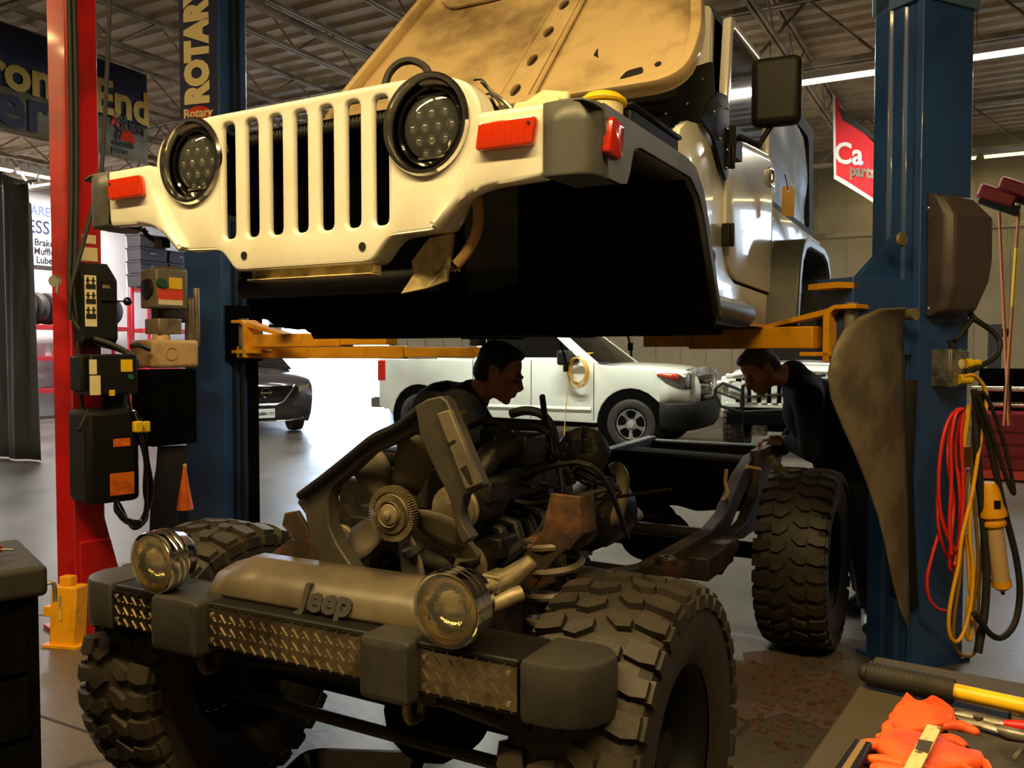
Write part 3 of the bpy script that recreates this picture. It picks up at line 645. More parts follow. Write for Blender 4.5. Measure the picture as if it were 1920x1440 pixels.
# spring towers
tw = [(1032, 925), (1088, 932), (1086, 1000), (1062, 1030), (1038, 1052), (1000, 1102), (985, 1112), (974, 1108), (972, 1068), (985, 1035), (1005, 1012), (1018, 990)]
cp_('spring_tower', MB().prism([pt(x, y, .40) for x, y in tw], (.0, .014, 0)).prism([pt(x, y, .40) for x, y in ((1086, 930), (1092, 1002), (1066, 1034), (1060, 1030), (1084, 1000))], (.01, .07, 0)).bx((.44, .42, .94), (.58, .56, .955)), M['rust'], bev=.003)
cp_('tower_hole', MB().disc(pt(995, 1062, .392), (0, 1, 0), .013, .008, 14), M['ink'])
cp_('tower_brace', MB().tube([pt(905, 1105, .3), pt(960, 1085, .33), pt(1000, 1050, .36)], [.03, .035, .02], 8).box(pt(935, 1090, .33), (.06, .08, .05)), M['alu'], bev=.006)
lt = [(528, 985), (533, 962), (556, 958), (572, 985), (580, 1010), (600, 1040), (618, 1048), (630, 1085), (560, 1082), (492, 1062), (508, 1045), (552, 1012)]
cp_('spring_tower', MB().prism([pt(x, y, .30) for x, y in lt], (0, .016, 0)).prism([pt(x, y, .36) for x, y in ((545, 1010), (600, 1040), (540, 1075), (480, 1060))], (0, .1, .02)), M['rust'], bev=.003)
# ---- engine
b = MB().bx((-.31, .56, .66), (-.10, 1.0, 1.05)).bx((-.19, .52, .62), (.17, 1.12, .98)).bx((-.15, .54, .98), (.05, 1.08, 1.10)).bx((-.20, .48, .70), (.18, .52, .95)).bx((-.14, .5, .50), (.14, 1.05, .62))
for i in range(6): b.tube([(.17, .60 + i * .09, .95), (.27, .60 + i * .09, .93), (.30, .60 + i * .09, .84)], .022, 8)
b.tube([(.30, .58, .84), (.30, 1.08, .82)], .03, 8)
cp_('engine_block', b, M['grease'], bev=.012)
cp_('valve_cover', MB().bx((-.16, .54, 1.10), (.04, 1.10, 1.15)), M['black'], bev=.02, seg=3)
b = MB().bx((.10, .6, 1.0), (.26, 1.0, 1.08)).tube([(.18, .62, 1.08), (.20, .66, 1.14), (.2, .8, 1.16)], .04, 10).box((.2, .85, 1.14), (.12, .14, .1)).box((.05, .95, 1.17), (.08, .1, .05)); cp_('intake_manifold', b, M['grease'], bev=.01)
for c, d in (((.24, .42, 1.02), .06), ((.26, .44, .86), .055), ((-.2, .45, .86), .06)):
    a = cp_('accessory', MB().tube([(c[0], c[1], c[2]), (c[0], c[1] + .18, c[2])], d, 16).box((c[0] + .05, c[1] + .1, c[2] + .04), (.05, .1, .06)), M['grease'], bev=.006)
    MB().lathe([(.0, -.02), (.02, -.02), (.022, -.01), (d + .008, -.01), (d + .008, 0), (d - .004, .005), (d + .008, .012), (d + .008, .02), (0, .02)], (c[0], c[1] - .02, c[2]), (0, 1, 0), 24).build('pulley', M['alu'], a)
pc = pt(738, 1068, .36)
cp_('crank_pulley', MB().lathe([(.02, 0), (.03, -.02), (.035, 0), (.055, .01), (.062, -.03), (.085, -.03), (.088, -.02), (.082, -.005), (.088, .01), (.082, .02), (0, .02)], pc, (0, 1, 0), 36), M['fan'])
cp_('radiator_hose', MB().tube(smooth_path([pt(770, 1022, .26), pt(785, 1042, .28), pt(815, 1055, .31), pt(850, 1058, .34), pt(890, 1045, .40)]), .026, 14).lathe([(.026, 0), (.03, 0), (.03, .02), (.026, .02)], pt(770, 1024, .26), (.3, .2, -.6), 16), M['rubber'])
cp_('belt_bracket', MB().prism([pt(x, y, .36) for x, y in ((782, 958), (840, 990), (868, 1010), (858, 1022), (800, 990), (778, 968))], (0, .03, 0)), M['alu'], bev=.004)
cp_('lower_bracket', MB().prism([pt(x, y, .3) for x, y in ((868, 1000), (897, 1042), (893, 1052), (862, 1056), (840, 1090), (856, 1040))], (0, .02, 0)), M['fan'], bev=.003)
random.seed(17)
for k in range(16):
    u, v, w = random.uniform(-.02, .34), random.uniform(.55, 1.3), random.uniform(.92, 1.16)
    if k % 2: cp_('fitting', MB().box((u, v, w), (random.uniform(.03, .08), random.uniform(.03, .09), random.uniform(.03, .09)), rz=random.uniform(0, 60), rx=random.uniform(-20, 20)).tube([(u, v, w), (u + .02, v - .02, w + .07)], .012, 8), M['grease'], bev=.006)
    else:
        d = [Vector((u + random.uniform(-.12, .12) * i, v + random.uniform(-.08, .08) * i, w + random.uniform(-.06, .07) * i)) for i in range(4)]
        cp_('engine_line', MB().tube(smooth_path(d), random.choice((.006, .008, .011)), 7), M['rubber'] if k % 4 else M['grease'])
# ---- fan with finned clutch
fc = pt(735, 963, .24)
fn_ = cp_('cooling_fan', MB().disc(fc + Vector((0, .02, 0)), (0, 1, 0), .05, .03, 20), M['fan'])
b = MB().lathe([(0, -.03), (.012, -.026), (.012, -.02), (.026, -.018), (.030, -.010), (.034, -.018), (.034, -.004), (.050, -.006), (.054, .004), (.060, .004), (.060, .02), (0, .02)], fc, (0, 1, 0), 40)
for k in range(64):
    t = 2 * pi * k / 64; d = Vector((cos(t), 0, sin(t)))
    b.box(fc + d * .066 + Vector((0, .006, 0)), (.016, .022, .0028), ry=-math.degrees(t)); b.box(fc + d * .044 + Vector((0, -.008, 0)), (.014, .006, .0016), ry=-math.degrees(t))
b.build('fan_clutch', M['alu'], fn_)
for k, a in enumerate((131, 72, 215, 345, 285)):
    t = R(a); d = Vector((cos(t), 0, sin(t))); n = Vector((-sin(t), 0, cos(t))); rows = []
    for q in (.055, .09, .14, .18, .205):
        hw_ = .028 + .02 * min((q - .055) / .06, 1) if q < .2 else .035
        rows.append([fc + d * (q + .012 * (1 - (2 * j / 4 - 1) ** 2) * (1 if q > .2 else 0)) + n * (hw_ * (j / 2 - 1)) + Vector((0, .035 - .018 * (j / 2 - 1), 0)) for j in range(5)])
    MB().grid(rows).build('fan_blade', M['fan'], fn_, solid=.006)
# ---- broken fan shroud
sl = [(556, 942), (566, 925), (600, 905), (640, 872), (672, 838), (700, 822), (742, 806), (770, 775), (790, 768), (797, 790), (772, 812), (735, 832), (690, 852), (650, 890), (622, 912), (614, 935), (616, 985), (630, 1020), (662, 1068), (702, 1106), (690, 1112), (640, 1090), (600, 1058), (580, 1010), (572, 965)]
cp_('shroud_ring', MB().prism([pt(x, y, .20) for x, y in sl], (0, .05, 0)), M['shroud'], bev=.005)
sr = [(778, 762), (800, 748), (826, 742), (838, 752), (905, 912), (870, 930), (862, 960), (868, 985), (884, 1010), (868, 1022), (856, 1000), (848, 960), (838, 925), (818, 888), (800, 850), (786, 815)]
sh = cp_('shroud_panel', MB().prism([pt(x, y, .17) for x, y in sr], (0, .04, 0)), M['shroud'], bev=.005)
MB().prism([pt(x, y, .155) for x, y in ((818, 775), (842, 768), (900, 908), (872, 920))], (0, .02, 0)).build('ridge', M['fan'], sh, bev=.004)
for q in (((836, 833), (852, 824), (854, 828), (838, 837)), ((862, 878), (874, 872), (886, 905), (880, 908))): MB().prism([pt(x, y, .153) for x, y in q], (0, .01, 0)).build('slot', M['ink'], sh)
cp_('shroud_edge', MB().tube(smooth_path([pt(x, y, .19) for x, y in ((562, 930), (605, 898), (650, 862), (700, 822), (745, 800), (790, 765))]), .012, 8), M['black'])
# ---- hoses, wires, transmission, tank, exhaust
for a, r, v in (([(958, 776), (985, 770), (1012, 775), (1030, 792), (1040, 822), (1042, 862)], .017, 1.2), ([(940, 798), (975, 800), (1010, 802), (1030, 815)], .014, 1.1), ([(1042, 862), (1060, 880), (1072, 900)], .016, 1.2), ([(880, 800), (905, 790), (935, 795), (950, 820)], .012, 1.0), ([(990, 830), (1010, 826), (1030, 840), (1048, 880)], .010, 1.15), ([(900, 1090), (950, 1050), (1010, 1000), (1030, 960)], .012, .6), ([(880, 1080), (930, 1062), (985, 1020)], .02, .55)):
    cp_('hose', MB().tube(smooth_path([pt(x, y, v) for x, y in a]), r, 8), M['rubber'])
random.seed(11)
for k in range(12):
    x0, y0 = 1075 + 14 * random.random(), 872 + 25 * random.random(); x1, y1 = 1105 + 60 * random.random(), 905 + 20 * random.random(); x2, y2 = 1090 + 50 * random.random(), 960 + 35 * random.random()
    v = 1.15 + .3 * random.random()
    cp_('wiring', MB().tube(smooth_path([pt(x0, y0, v), pt(x0 + 30, y0 + 14, v), pt(x1, y1, v + .05), pt((x1 + x2) / 2 - 18, (y1 + y2) / 2, v), pt(x2, y2, v)]), .005, 5), M['ink'])
cp_('dipstick', MB().prism([pt(x, y, .62) for x, y in ((846, 772), (872, 768), (873, 774), (864, 776), (866, 787), (858, 788), (856, 777), (847, 778))], (0, .008, 0)), M['label_y'], label='yellow T-shaped dipstick handle')
b = MB().rings([[(r * cos(2 * pi * j / 14), v, .74 + r * sin(2 * pi * j / 14)) for j in range(14)] for v, r in ((1.10, .2), (1.2, .19), (1.35, .12), (1.75, .11), (1.8, .15), (2.05, .15), (2.1, .06))]).bx((-.3, 1.8, .62), (.1, 2.05, .82)); cp_('transmission', b, M['grease'])
cp_('drive_shaft', MB().tube([(0, 2.1, .72), (0, 2.7, .50)], .035, 12).tube([(-.2, 1.85, .66), (.16, .62, .5)], .03, 12), M['grease'])
dc = pt(1094, 850, 1.35); cp_('brake_booster', MB().lathe([(0, -.05), (.075, -.03), (.1, 0), (.098, .02), (.085, .05), (.05, .075), (0, .085)], dc, (.25, -.9, .5), 28), M['grease'])
tk = rpoly([(-.44, .60), (-.36, .58), (-.28, .60), (-.15, .575), (0, .60), (.12, .575), (.28, .60), (.36, .59), (.40, .65), (.40, .86), (-.44, .88)], .03, 3)
cp_('fuel_tank', MB().add(*plate2d(tk, [], .34, .008), fn=FRONT(3.2)), M['black_matt'])
cp_('tank_strap', MB().tube([(-.5, 3.02, .885), (.1, 3.01, .875), (.42, 3.02, .87)], .012, 6), M['frame'])
cp_('exhaust_pipe', MB().tube(smooth_path([pt(1060, 985, 1.7), pt(1095, 974, 1.75), pt(1140, 978, 1.8), pt(1158, 962, 1.8), pt(1166, 925, 1.8), pt(1168, 895, 1.8), pt(1158, 878, 1.8), pt(1148, 882, 1.8)]), .028, 12), M['alu'])
cp_('muffler', MB().rings([[(-.1 + .1 * cos(2 * pi * j / 14), v, .62 + .06 * sin(2 * pi * j / 14)) for j in range(14)] for v in (2.1, 2.13, 2.5, 2.53)]), M['alu'])
cp_('spare_hoop', MB().tube(smooth_path([pt(x, y, 2.4) for x, y in ((1175, 1015), (1195, 985), (1225, 970), (1255, 975), (1285, 1000))]), .014, 8).lathe([(.16, 0), (.165, .02), (.03, .03)], (-.02, 2.68, .52), (0, -1, .5), 24), M['black_matt'])
rk = [(1405, 845), (1432, 830), (1450, 842), (1442, 880), (1420, 935), (1405, 985), (1372, 1008), (1345, 1010), (1380, 975), (1398, 930), (1402, 880)]
cp_('frame_kickup', MB().prism([C.onu(x, y, .40) for x, y in rk], (.06, 0, 0)), M['frame'], bev=.006)
cp_('brake_line', MB().tube(smooth_path([pt(1362, 880, 2.6), pt(1360, 905, 2.6), pt(1364, 925, 2.6), pt(1350, 945, 2.6), pt(1344, 965, 2.6)]), .01, 6).tube([pt(1400, 875, 2.6), pt(1425, 880, 2.7)], .01, 6), M['cream_tank'])
cp_('bracket_plate', MB().prism([pt(x, y, 2.75) for x, y in ((1435, 860), (1448, 852), (1478, 888), (1462, 902))], (0, .02, 0)), M['steel'])
# ---- bumper (rolls very slightly with the worn springs)
BZ = .733
bw = lambda u, v, w: Vector((u, v, BZ + w + .011 * u))
bfn = lambda p: Vector((p.x, p.y, p.z + BZ + .011 * p.x))
bp_ = cp_('bumper', MB().add(*[[bfn(q) for q in a] if i == 0 else a for i, a in enumerate((lambda m_: (m_.v and [Vector(t) for t in m_.v], m_.f))(MB().bx((-.66, .006, -.062), (.66, .15, .055)).bx((-.66, .0, .048), (.66, .16, .062))))]), M['black'], bev=.006)
def diamond_plate(u0, u1):
    b = MB().bx((u0, -.006, -.047), (u1, .004, .047)); w = -.04; r = 0
    while w < .045:
        u = u0 + .02 + (.018 if r % 2 else 0)
        while u < u1 - .014:
            a = 48 if (r % 2 == 0) else -48
            b.box((u, -.0065, w), (.027, .004, .0034), ry=a); u += .036
        w += .0165; r += 1
    b.v = [tuple(bfn(Vector(p))) for p in b.v]
    o = b.build('diamond_plate', M['plate'], bp_, smooth=30)
    return o
M['plate'] = mat('diamond_plate_metal', S(168, 156, 136), .34, 1, col2=S(130, 120, 102), scale=10)
for u0, u1 in ((-.66, -.455), (-.272, .272), (.405, .66)): diamond_plate(u0, u1)
b = MB()
for u in (-.64, -.475, -.255, .255, .425, .64):
    for w in (-.033, .033): b.disc(bw(u, -.009, w), (0, 1, 0), .006, .006, 10)
b.build('plate_screw', M['steel'], bp_)
for s, a, c in ((-1, -.455, -.272), (1, .262, .405)):
    o = MB().add(*plate2d(rrect((a + c) / 2, -.004, c - a, .15, .02), [], .18, .018), fn=FRONT(.045)); o.v = [tuple(bfn(Vector(p))) for p in o.v]; o.build('bumper_pad', M['bumper'], bp_)
for s in (-1, 1):
    o = rpoly([(.665, -.012), (.76, -.012), (.825, .03), (.848, .11), (.80, .17), (.665, .17)], [.016, .05, .05, .05, .03, .016], 4)
    b = MB().add(*plate2d([(x * s, y) for x, y in o], [], .135, .012), fn=lambda p: bfn(Vector((p.x, p.y, p.z - .0)))); b.build('end_cap', M['bumper'], bp_)
# centre cover with raised lettering
cv = [(-.33, .085), (-.27, .135), (.39, .15), (.40, .09), (.37, .052), (-.32, .06)]
rows = []
for u in [-.33, -.30, -.27, -.2, -.185, -.17, -.155, 0, .15, .28, .295, .31, .36, .40]:
    k = .004 if abs(u + .1775) < .02 or abs(u - .295) < .016 else 0
    e = 0 if -.3 < u < .38 else .02
    rows.append([bfn(Vector((u, .055, .058))), bfn(Vector((u, .048 + k, .075 - e * .4))), bfn(Vector((u, .062 + k, .108 - e))), bfn(Vector((u, .085, .135 - e))), bfn(Vector((u, .15, .15 - e))), bfn(Vector((u, .2, .15 - e)))])
cv = cp_('bumper_cover', MB().grid(rows), M['bumper_cover'], bp_, smooth=60, solid=.006)
vs, fs = text2d('Jeep', .086, .012, .003, sx=1.12)
MB().add([bfn(Vector((.088 + v.x, (.0535 + (v.y * .42) - v.z), .0985 + v.y * .92))) for v in vs], fs).build('raised_lettering', M['bumper'], cv, smooth=0)
# tow hooks and lower rails under the bumper
for u in (-.36, .335):
    MB().tube(smooth_path([bw(u, .06, -.09), bw(u, .045, -.12), bw(u, .06, -.155), bw(u, .10, -.16), bw(u, .11, -.12)]), .011, 8).build('tow_hook', M['rust'] if u < 0 else M['alu'], bp_)
MB().tube([bw(.32, .10, -.10), bw(.72, .12, -.16), bw(.80, .3, -.22)], .016, 8).build('sway_link', M['frame'], bp_)
# ---- two chrome driving lamps standing on the bumper
def lamp(px, py, k):
    c = C.onv(px, py, .0); tilt = -8
    h = MB().lathe([(.078, -.03), (.084, -.034), (.087, -.028), (.087, -.012), (.082, -.008), (.086, -.002), (.086, .006), (.081, .010), (.085, .016), (.085, .024), (.08, .03), (.07, .06), (.045, .085), (.015, .095), (0, .096)], c, (.0, 1, .06), 40).build('driving_lamp', M['chrome'], bp_)
    MB().lathe([(.078, -.028), (.07, .005), (.045, .03), (.018, .042), (0, .044)], c, (0, 1, .06), 32).build('reflector_bowl', M['reflector'], bp_)
    MB().lathe([(.078, -.031), (.055, -.040), (.03, -.044), (0, -.0455)], c, (0, 1, .06), 32).build('lamp_lens', M['lens_clear'], bp_)
    MB().tube([c + Vector((0, .01, -.08)), c + Vector((0, .03, -.12))], .012, 8).box(c + Vector((0, .035, -.115)), (.07, .05, .012)).box(c + Vector((0, .03, -.095)), (.03, .012, .04)).build('lamp_bracket', M['steel'], bp_, bev=.003)
lamp(303, 1051, 0); lamp(851, 1137, 1)
# ================================================================ lifts
def post_frame(pxN, Z, pxR, ZR):
    n = at(pxN, 662, Z); r = at(pxR, 662, ZR); d = (r - n); return Fr((n.x, n.y, 0), math.degrees(math.atan2(-d.y, d.x))), d.length
def RPx(fr, v): return lambda x, y: fr.onv(x, y, v)
# ---- near blue post on the right (x along its wide face, y into the post)
RP, wB = post_frame(1722, 3.83, 1815, 3.97)
rp = thing('lift_post', 'near blue two-post lift column with grey motor cover and rubber flap', 'lift post', RP)
sec = [(0, 0), (wB, 0), (wB, .25), (wB - .08, .25), (wB - .08, .2), (.02, .2), (.02, .25), (-.02, .25), (-.02, .17), (-.006, .155), (-.006, .10), (.006, .085), (.006, .05), (-.004, .035)]
MB().prism([(x, y, .012) for x, y in sec], (0, 0, 3.25)).build('column', M['blue_paint'], rp, smooth=20, bev=.004)
MB().bx((-.02, -.012, 3.02), (wB + .03, .27, 3.35)).build('top_cap', mat('light_blue_cap', S(78, 106, 142), .4), rp, bev=.005)
MB().bx((-.03, -.012, 0), (wB + .04, .30, .02)).build('base_plate', M['blue_paint'], rp)
MB().disc((wB * .8, -.03, 3.08), (0, 1, 0), .018, .02, 12).build('cap_bolt', M['chrome'], rp)
q = RPx(RP, -.008)
MB().lathe([(0, -.012), (.028, -.010), (.033, -.003), (.033, .0), (0, .0)], q(1690, 449), (0, 1, 0), 28).build('round_plug', M['alu'], rp)
MB().disc(q(1690, 590), (0, 1, 0), .026, -.075, 24).build('flap_bolt', M['alu'], rp)
# motor cover: bevelled shell on the wide face, narrowing to the bottom
q = RPx(RP, 0)
k0 = [q(1738, 362), q(1738, 595)]
a0 = k0[0]; ztop, zb = a0.z, k0[1].z; xl = q(1736, 480).x; xr = RP.onv(1850, 480, -.06).x
b = MB().rings([[(xl, 0, z0), (xl + .015, -d, z1), (xr - .02, -d, z1), (xr, 0 - .0, z0), (xr, .12, z0), (xl, .02, z0)] for z0, z1, d in ((ztop, ztop - .02, .03), (ztop - .05, ztop - .12, .13),)])
prof = [(ztop, .02, xr - .10), (ztop - .02, .07, xr - .06), (ztop - .11, .125, xr), (zb + .26, .125, xr), (zb + .16, .125, xr - .02), (zb + .03, .10, xr - .07), (zb, .03, xr - .10)]
b = MB().rings([[(xl, .0, z), (xl, -d * .75, z), (xl + .03, -d, z), (x1 - .05, -d, z), (x1, -d * .45, z), (x1, .06, z)] for z, d, x1 in prof])
mcv = b.build('motor_cover', mat('grey_cover_plastic', S(74, 64, 66), .45, col2=S(60, 52, 54), scale=5), rp, bev=.01, smooth=30)
for y in (390, 578):
    MB().ball(RP.onv(1741, y, -.06), .009, 6).build('cover_screw', M['chrome'], mcv)
# junction box and plugs
jb = RP.onv(1785, 690, -.06)
jx = MB().box((jb.x - .015, -.04, jb.z), (.085, .10, .165)).box((jb.x + .06, -.035, jb.z), (.07, .075, .155)).box((jb.x - .05, -.045, jb.z), (.005, .105, .17)).build('junction_box', M['steel'], rp, bev=.004)
for z in (.035, -.02):
    MB().lathe([(.012, 0), (.014, -.002), (.016, 0)], (jb.x - .03, -.09, jb.z + z), (0, 1, 0), 16).build('knockout', M['alu'], jx)
MB().add(*plate2d(circ(0, 0, .019, 20, .023), [], .006, .002), fn=lambda p: Vector((jb.x + .022 + p.x, -.092 - p.z, jb.z + .018 + p.y))).build('socket', M['label_w'], jx)
MB().tube([(jb.x + .05, -.09, jb.z + .02), (jb.x + .075, -.10, jb.z + .022)], .022, 14).tube([(jb.x + .075, -.10, jb.z + .022), (jb.x + .115, -.11, jb.z + .024)], .015, 12).build('plug', M['label_y'], jx)
MB().tube([(jb.x + .0, -.095, jb.z - .05), (jb.x + .05, -.115, jb.z - .05)], .023, 14).build('plug', M['label_y'], jx)
MB().tube(smooth_path([RP.onv(1812, 700, -.1), RP.onv(1862, 672, -.12), RP.onv(1875, 645, -.12), RP.onv(1862, 622, -.1), RP.onv(1828, 598, -.07), RP.onv(1818, 585, -.05)]), .013, 10).build('supply_cable', M['rubber'], jx)
MB().tube(smooth_path([RP.onv(1790, 640, -.06), RP.onv(1808, 618, -.06), RP.onv(1824, 596, -.06)]), .012, 10).tube([RP.onv(1785, 642, -.05), RP.onv(1788, 662, -.05)], .016, 10).build('conduit', M['rubber'], jx)
MB().box((jb.x + .045, -.015, jb.z + .13), (.03, .06, .006)).build('conduit_clip', M['chrome'], jx)
# rubber flap hanging from its bolt: curved sheet
fl_l = [(1690, 578), (1650, 579), (1612, 594), (1583, 618), (1562, 655), (1553, 700), (1558, 745), (1578, 795), (1603, 850), (1625, 905), (1646, 965), (1660, 1020), (1672, 1080), (1688, 1140), (1702, 1178)]
fl_r = [(1694, 578), (1693, 600), (1693, 625), (1694, 650), (1695, 690), (1696, 730), (1697, 770), (1698, 810), (1699, 860), (1700, 905), (1701, 960), (1702, 1020), (1703, 1080), (1704, 1140), (1705, 1179)]
rows = []
for i, (l, r) in enumerate(zip(fl_l, fl_r)):
    pl, pr = RP.onv(l[0], l[1], -.20), RP.onv(r[0], r[1], -.06); row = []
    for j in range(9):
        t = j / 8; p = pl.lerp(pr, t); p = p + Vector((0, -.045 * sin(pi * t) * sin(pi * min(1, (i + 2) / 15)), 0)); row.append(p)
    rows.append(row)
M['flap'] = mat('worn_rubber_flap', S(112, 100, 84), .5, col2=S(84, 76, 66), scale=5, bump=.25, bscale=30)
MB().grid(rows).build('rubber_flap', M['flap'], rp, smooth=80, solid=.008)
MB().grid([[(-.03, -.02, 1.33), (-.12, -.03, 1.33)], [(-.05, -.02, .9), (-.18, -.03, .9)], [(.0, -.02, .30), (-.19, -.03, .38)]]).build('rubber_liner', M['rubber'], rp, solid=.008)
# carriage and yellow arm reaching under the body
cx = RP.onv(1575, 600, .12)
MB().bx((cx.x - .02, .03, 1.44), (.0, .24, 1.78)).prism([(x, .1, z) for x, z in ((.0, 2.02), (.0, 1.70), (cx.x - .02, 1.70))], (0, .03, 0)).build('carriage', M['blue_paint'], rp, bev=.004)
MB().bx((cx.x - .11, .03, 1.73), (cx.x + .02, .2, 1.755)).build('latch_plate', M['yellow'], rp)
def arm(name, label, p0, p1, h, wd, grp=None, pad=True, bar=True, hinge=True):
    """box-section arm from p0 (pivot end) to p1 (pad end), world points of its centre line"""
    p0, p1 = Vector(p0), Vector(p1); d = p1 - p0; d.z = 0; L_ = d.length
    fr = Fr(p0, math.degrees(math.atan2(-d.y, d.x)))
    t = thing(name, label, 'lift arm', fr, grp)
    MB().bx((.10, -wd / 2, -h / 2), (L_ * .72, wd / 2, h / 2)).build('outer_tube', M['yellow'], t, bev=.006)
    MB().bx((L_ * .6, -wd * .38, -h * .38), (L_, wd * .38, h * .38)).build('inner_tube', M['yellow'], t, bev=.004)
    if hinge: MB().bx((-.10, -wd * .55, -h / 2 - .035), (.16, wd * .55, -h / 2 - .015)).bx((-.10, -wd * .55, h / 2 + .07), (.0, wd * .55, h / 2 + .09)).prism([(x, -wd * .55, z) for x, z in ((.0, h / 2 + .07), (.0, h / 2 + .09), (.05, h / 2 + .065), (.05, -h / 2 - .06), (.02, -h / 2 - .06), (.02, h / 2 + .05))], (0, wd * 1.1, 0)).build('pivot_bracket', M['yellow'], t, bev=.003)
    if bar: MB().prism([(x, -wd * .4, z) for x, z in ((.04, h / 2 + .075), (.04, h / 2 + .05), (.34, h / 2 - .005), (.40, h / 2 + .0))], (0, wd * .8, 0)).build('brace', M['yellow'], t)
    if hinge: MB().tube([(-.05, 0, -h / 2 - .05), (-.05, 0, h / 2 + .1)], .03, 14).build('pivot_pin', M['steel'], t)
    if pad: MB().disc((L_ - .03, 0, h / 2), (0, 0, 1), .05, .05, 18).build('pad', M['rubber'], t)
    return t
zA = 1.505
pA = RP.w(cx.x - .02, .10, 1.52)
arm('lift_outrigger', 'yellow lift arm reaching left from the near blue post', pA, at(1215, 637, 4.55), .10, .11)
# ---- hanging cords on the near post
def cord(name, label, cat, paths, r, m, fr=RP, grp=None, n=8):
    o = fr.w(*paths[0][0]); f2 = Fr(o, math.degrees(fr.yaw)); off = Vector(paths[0][0])
    b = MB()
    for p in paths: b.tube(smooth_path([Vector(q) - off for q in p]), r, n)
    x = b.build(name, m, smooth=80); place(x, f2); tag(x, label, cat, grp); return x
V = lambda pts, v=-.13, j=0: [RP.onv(x, y, v + j * ((i * 37) % 5 - 2) * .008) for i, (x, y) in enumerate(pts)]
M['cord_red'] = mat('red_cord', S(222, 46, 34), .4); M['cord_yellow'] = mat('yellow_cord', S(232, 172, 20), .4); M['cord_tan'] = mat('dull_tan_cord', S(140, 104, 44), .5)
cord('extension_cord', 'looped red extension cord hanging on the near blue post', 'cord', [V([(1806, 766), (1790, 772), (1772, 810), (1762, 870), (1758, 940), (1760, 990), (1770, 1030), (1788, 1062), (1800, 1050), (1808, 990), (1800, 900), (1798, 840), (1806, 770)], -.12, 1), V([(1806, 768), (1788, 785), (1778, 830), (1779, 880), (1788, 940), (1784, 1000), (1780, 1060), (1788, 1075)], -.14, 1), V([(1806, 770), (1797, 800), (1792, 850), (1800, 930), (1798, 1000), (1790, 1060)], -.15, 1), V([(1804, 768), (1784, 778), (1768, 820), (1760, 890), (1763, 960), (1778, 1010), (1796, 1040)], -.16, 0), V([(1806, 768), (1792, 778), (1783, 830), (1784, 900), (1780, 980), (1784, 1040)], -.17, 0), V([(1807, 772), (1802, 820), (1806, 900), (1804, 980), (1796, 1030)], -.17, 0), V([(1760, 1000), (1748, 1040), (1738, 1085), (1742, 1120), (1756, 1140), (1776, 1146)], -.12, 0), V([(1764, 960), (1775, 1000), (1788, 1030), (1800, 1070)], -.11)], .0075, M['cord_red'])
cord('extension_cord', 'yellow cord plugged into the grey junction box, hanging in long loops', 'cord', [V([(1808, 706), (1825, 704), (1842, 720), (1850, 745), (1846, 785), (1838, 830), (1830, 880), (1822, 930), (1812, 970), (1803, 1010), (1797, 1060), (1786, 1110), (1779, 1155), (1780, 1185), (1788, 1202), (1800, 1198), (1812, 1170), (1822, 1120), (1824, 1060), (1818, 1000), (1820, 930)], -.19), V([(1812, 1000), (1816, 1060), (1820, 1130), (1822, 1180), (1818, 1200), (1812, 1185), (1816, 1120)], -.17)], .0085, M['cord_yellow'])
cord('extension_cord', 'short yellow pigtail with a brown connector hanging beside the red cord', 'cord', [V([(1818, 760), (1814, 780), (1808, 820), (1806, 842)], -.16)], .013, M['cord_yellow'])

cb = RP.onv(1808, 848, -.16); ct = [o for o in COL.objects if o.get('label', '').startswith('short yellow pigtail')][0]
oo = Vector(V([(1818, 760)], -.16)[0]); MB().box(cb - oo + Vector((0, 0, -.02)), (.05, .035, .09)).build('connector', mat('brown_connector', S(84, 50, 34), .5), ct, bev=.006)
cord('extension_cord', 'dull tan cord looped low behind the yellow one', 'cord', [V([(1826, 790), (1822, 880), (1830, 980), (1834, 1060), (1826, 1140), (1832, 1190), (1826, 1225), (1810, 1230), (1796, 1222), (1788, 1200), (1790, 1150), (1800, 1080), (1804, 1000), (1815, 880)], -.15), V([(1832, 800), (1838, 900), (1842, 1000), (1836, 1100), (1834, 1160)], -.14)], .0075, M['cord_tan'])
cord('air_hose', 'thick black hose hanging in one long loop at the post edge', 'hose', [V([(1826, 730), (1832, 760), (1850, 810), (1866, 880), (1884, 960), (1904, 1040), (1912, 1100), (1908, 1150), (1896, 1180), (1876, 1196), (1856, 1188), (1838, 1165), (1826, 1150)], -.22)], .014, M['rubber'])
cord('air_hose', 'straight black hose end hanging below the junction box', 'hose', [V([(1830, 740), (1830, 800), (1836, 900), (1846, 1000), (1850, 1080), (1846, 1150), (1838, 1200), (1834, 1224)], -.18)], .017, M['rubber'])
cord('air_hose', 'black hose loop ending short of the yellow work lamp', 'hose', [V([(1832, 735), (1852, 790), (1872, 850), (1890, 905), (1901, 926), (1898, 900), (1882, 830), (1858, 760), (1842, 735)], -.25)], .009, M['rubber'])
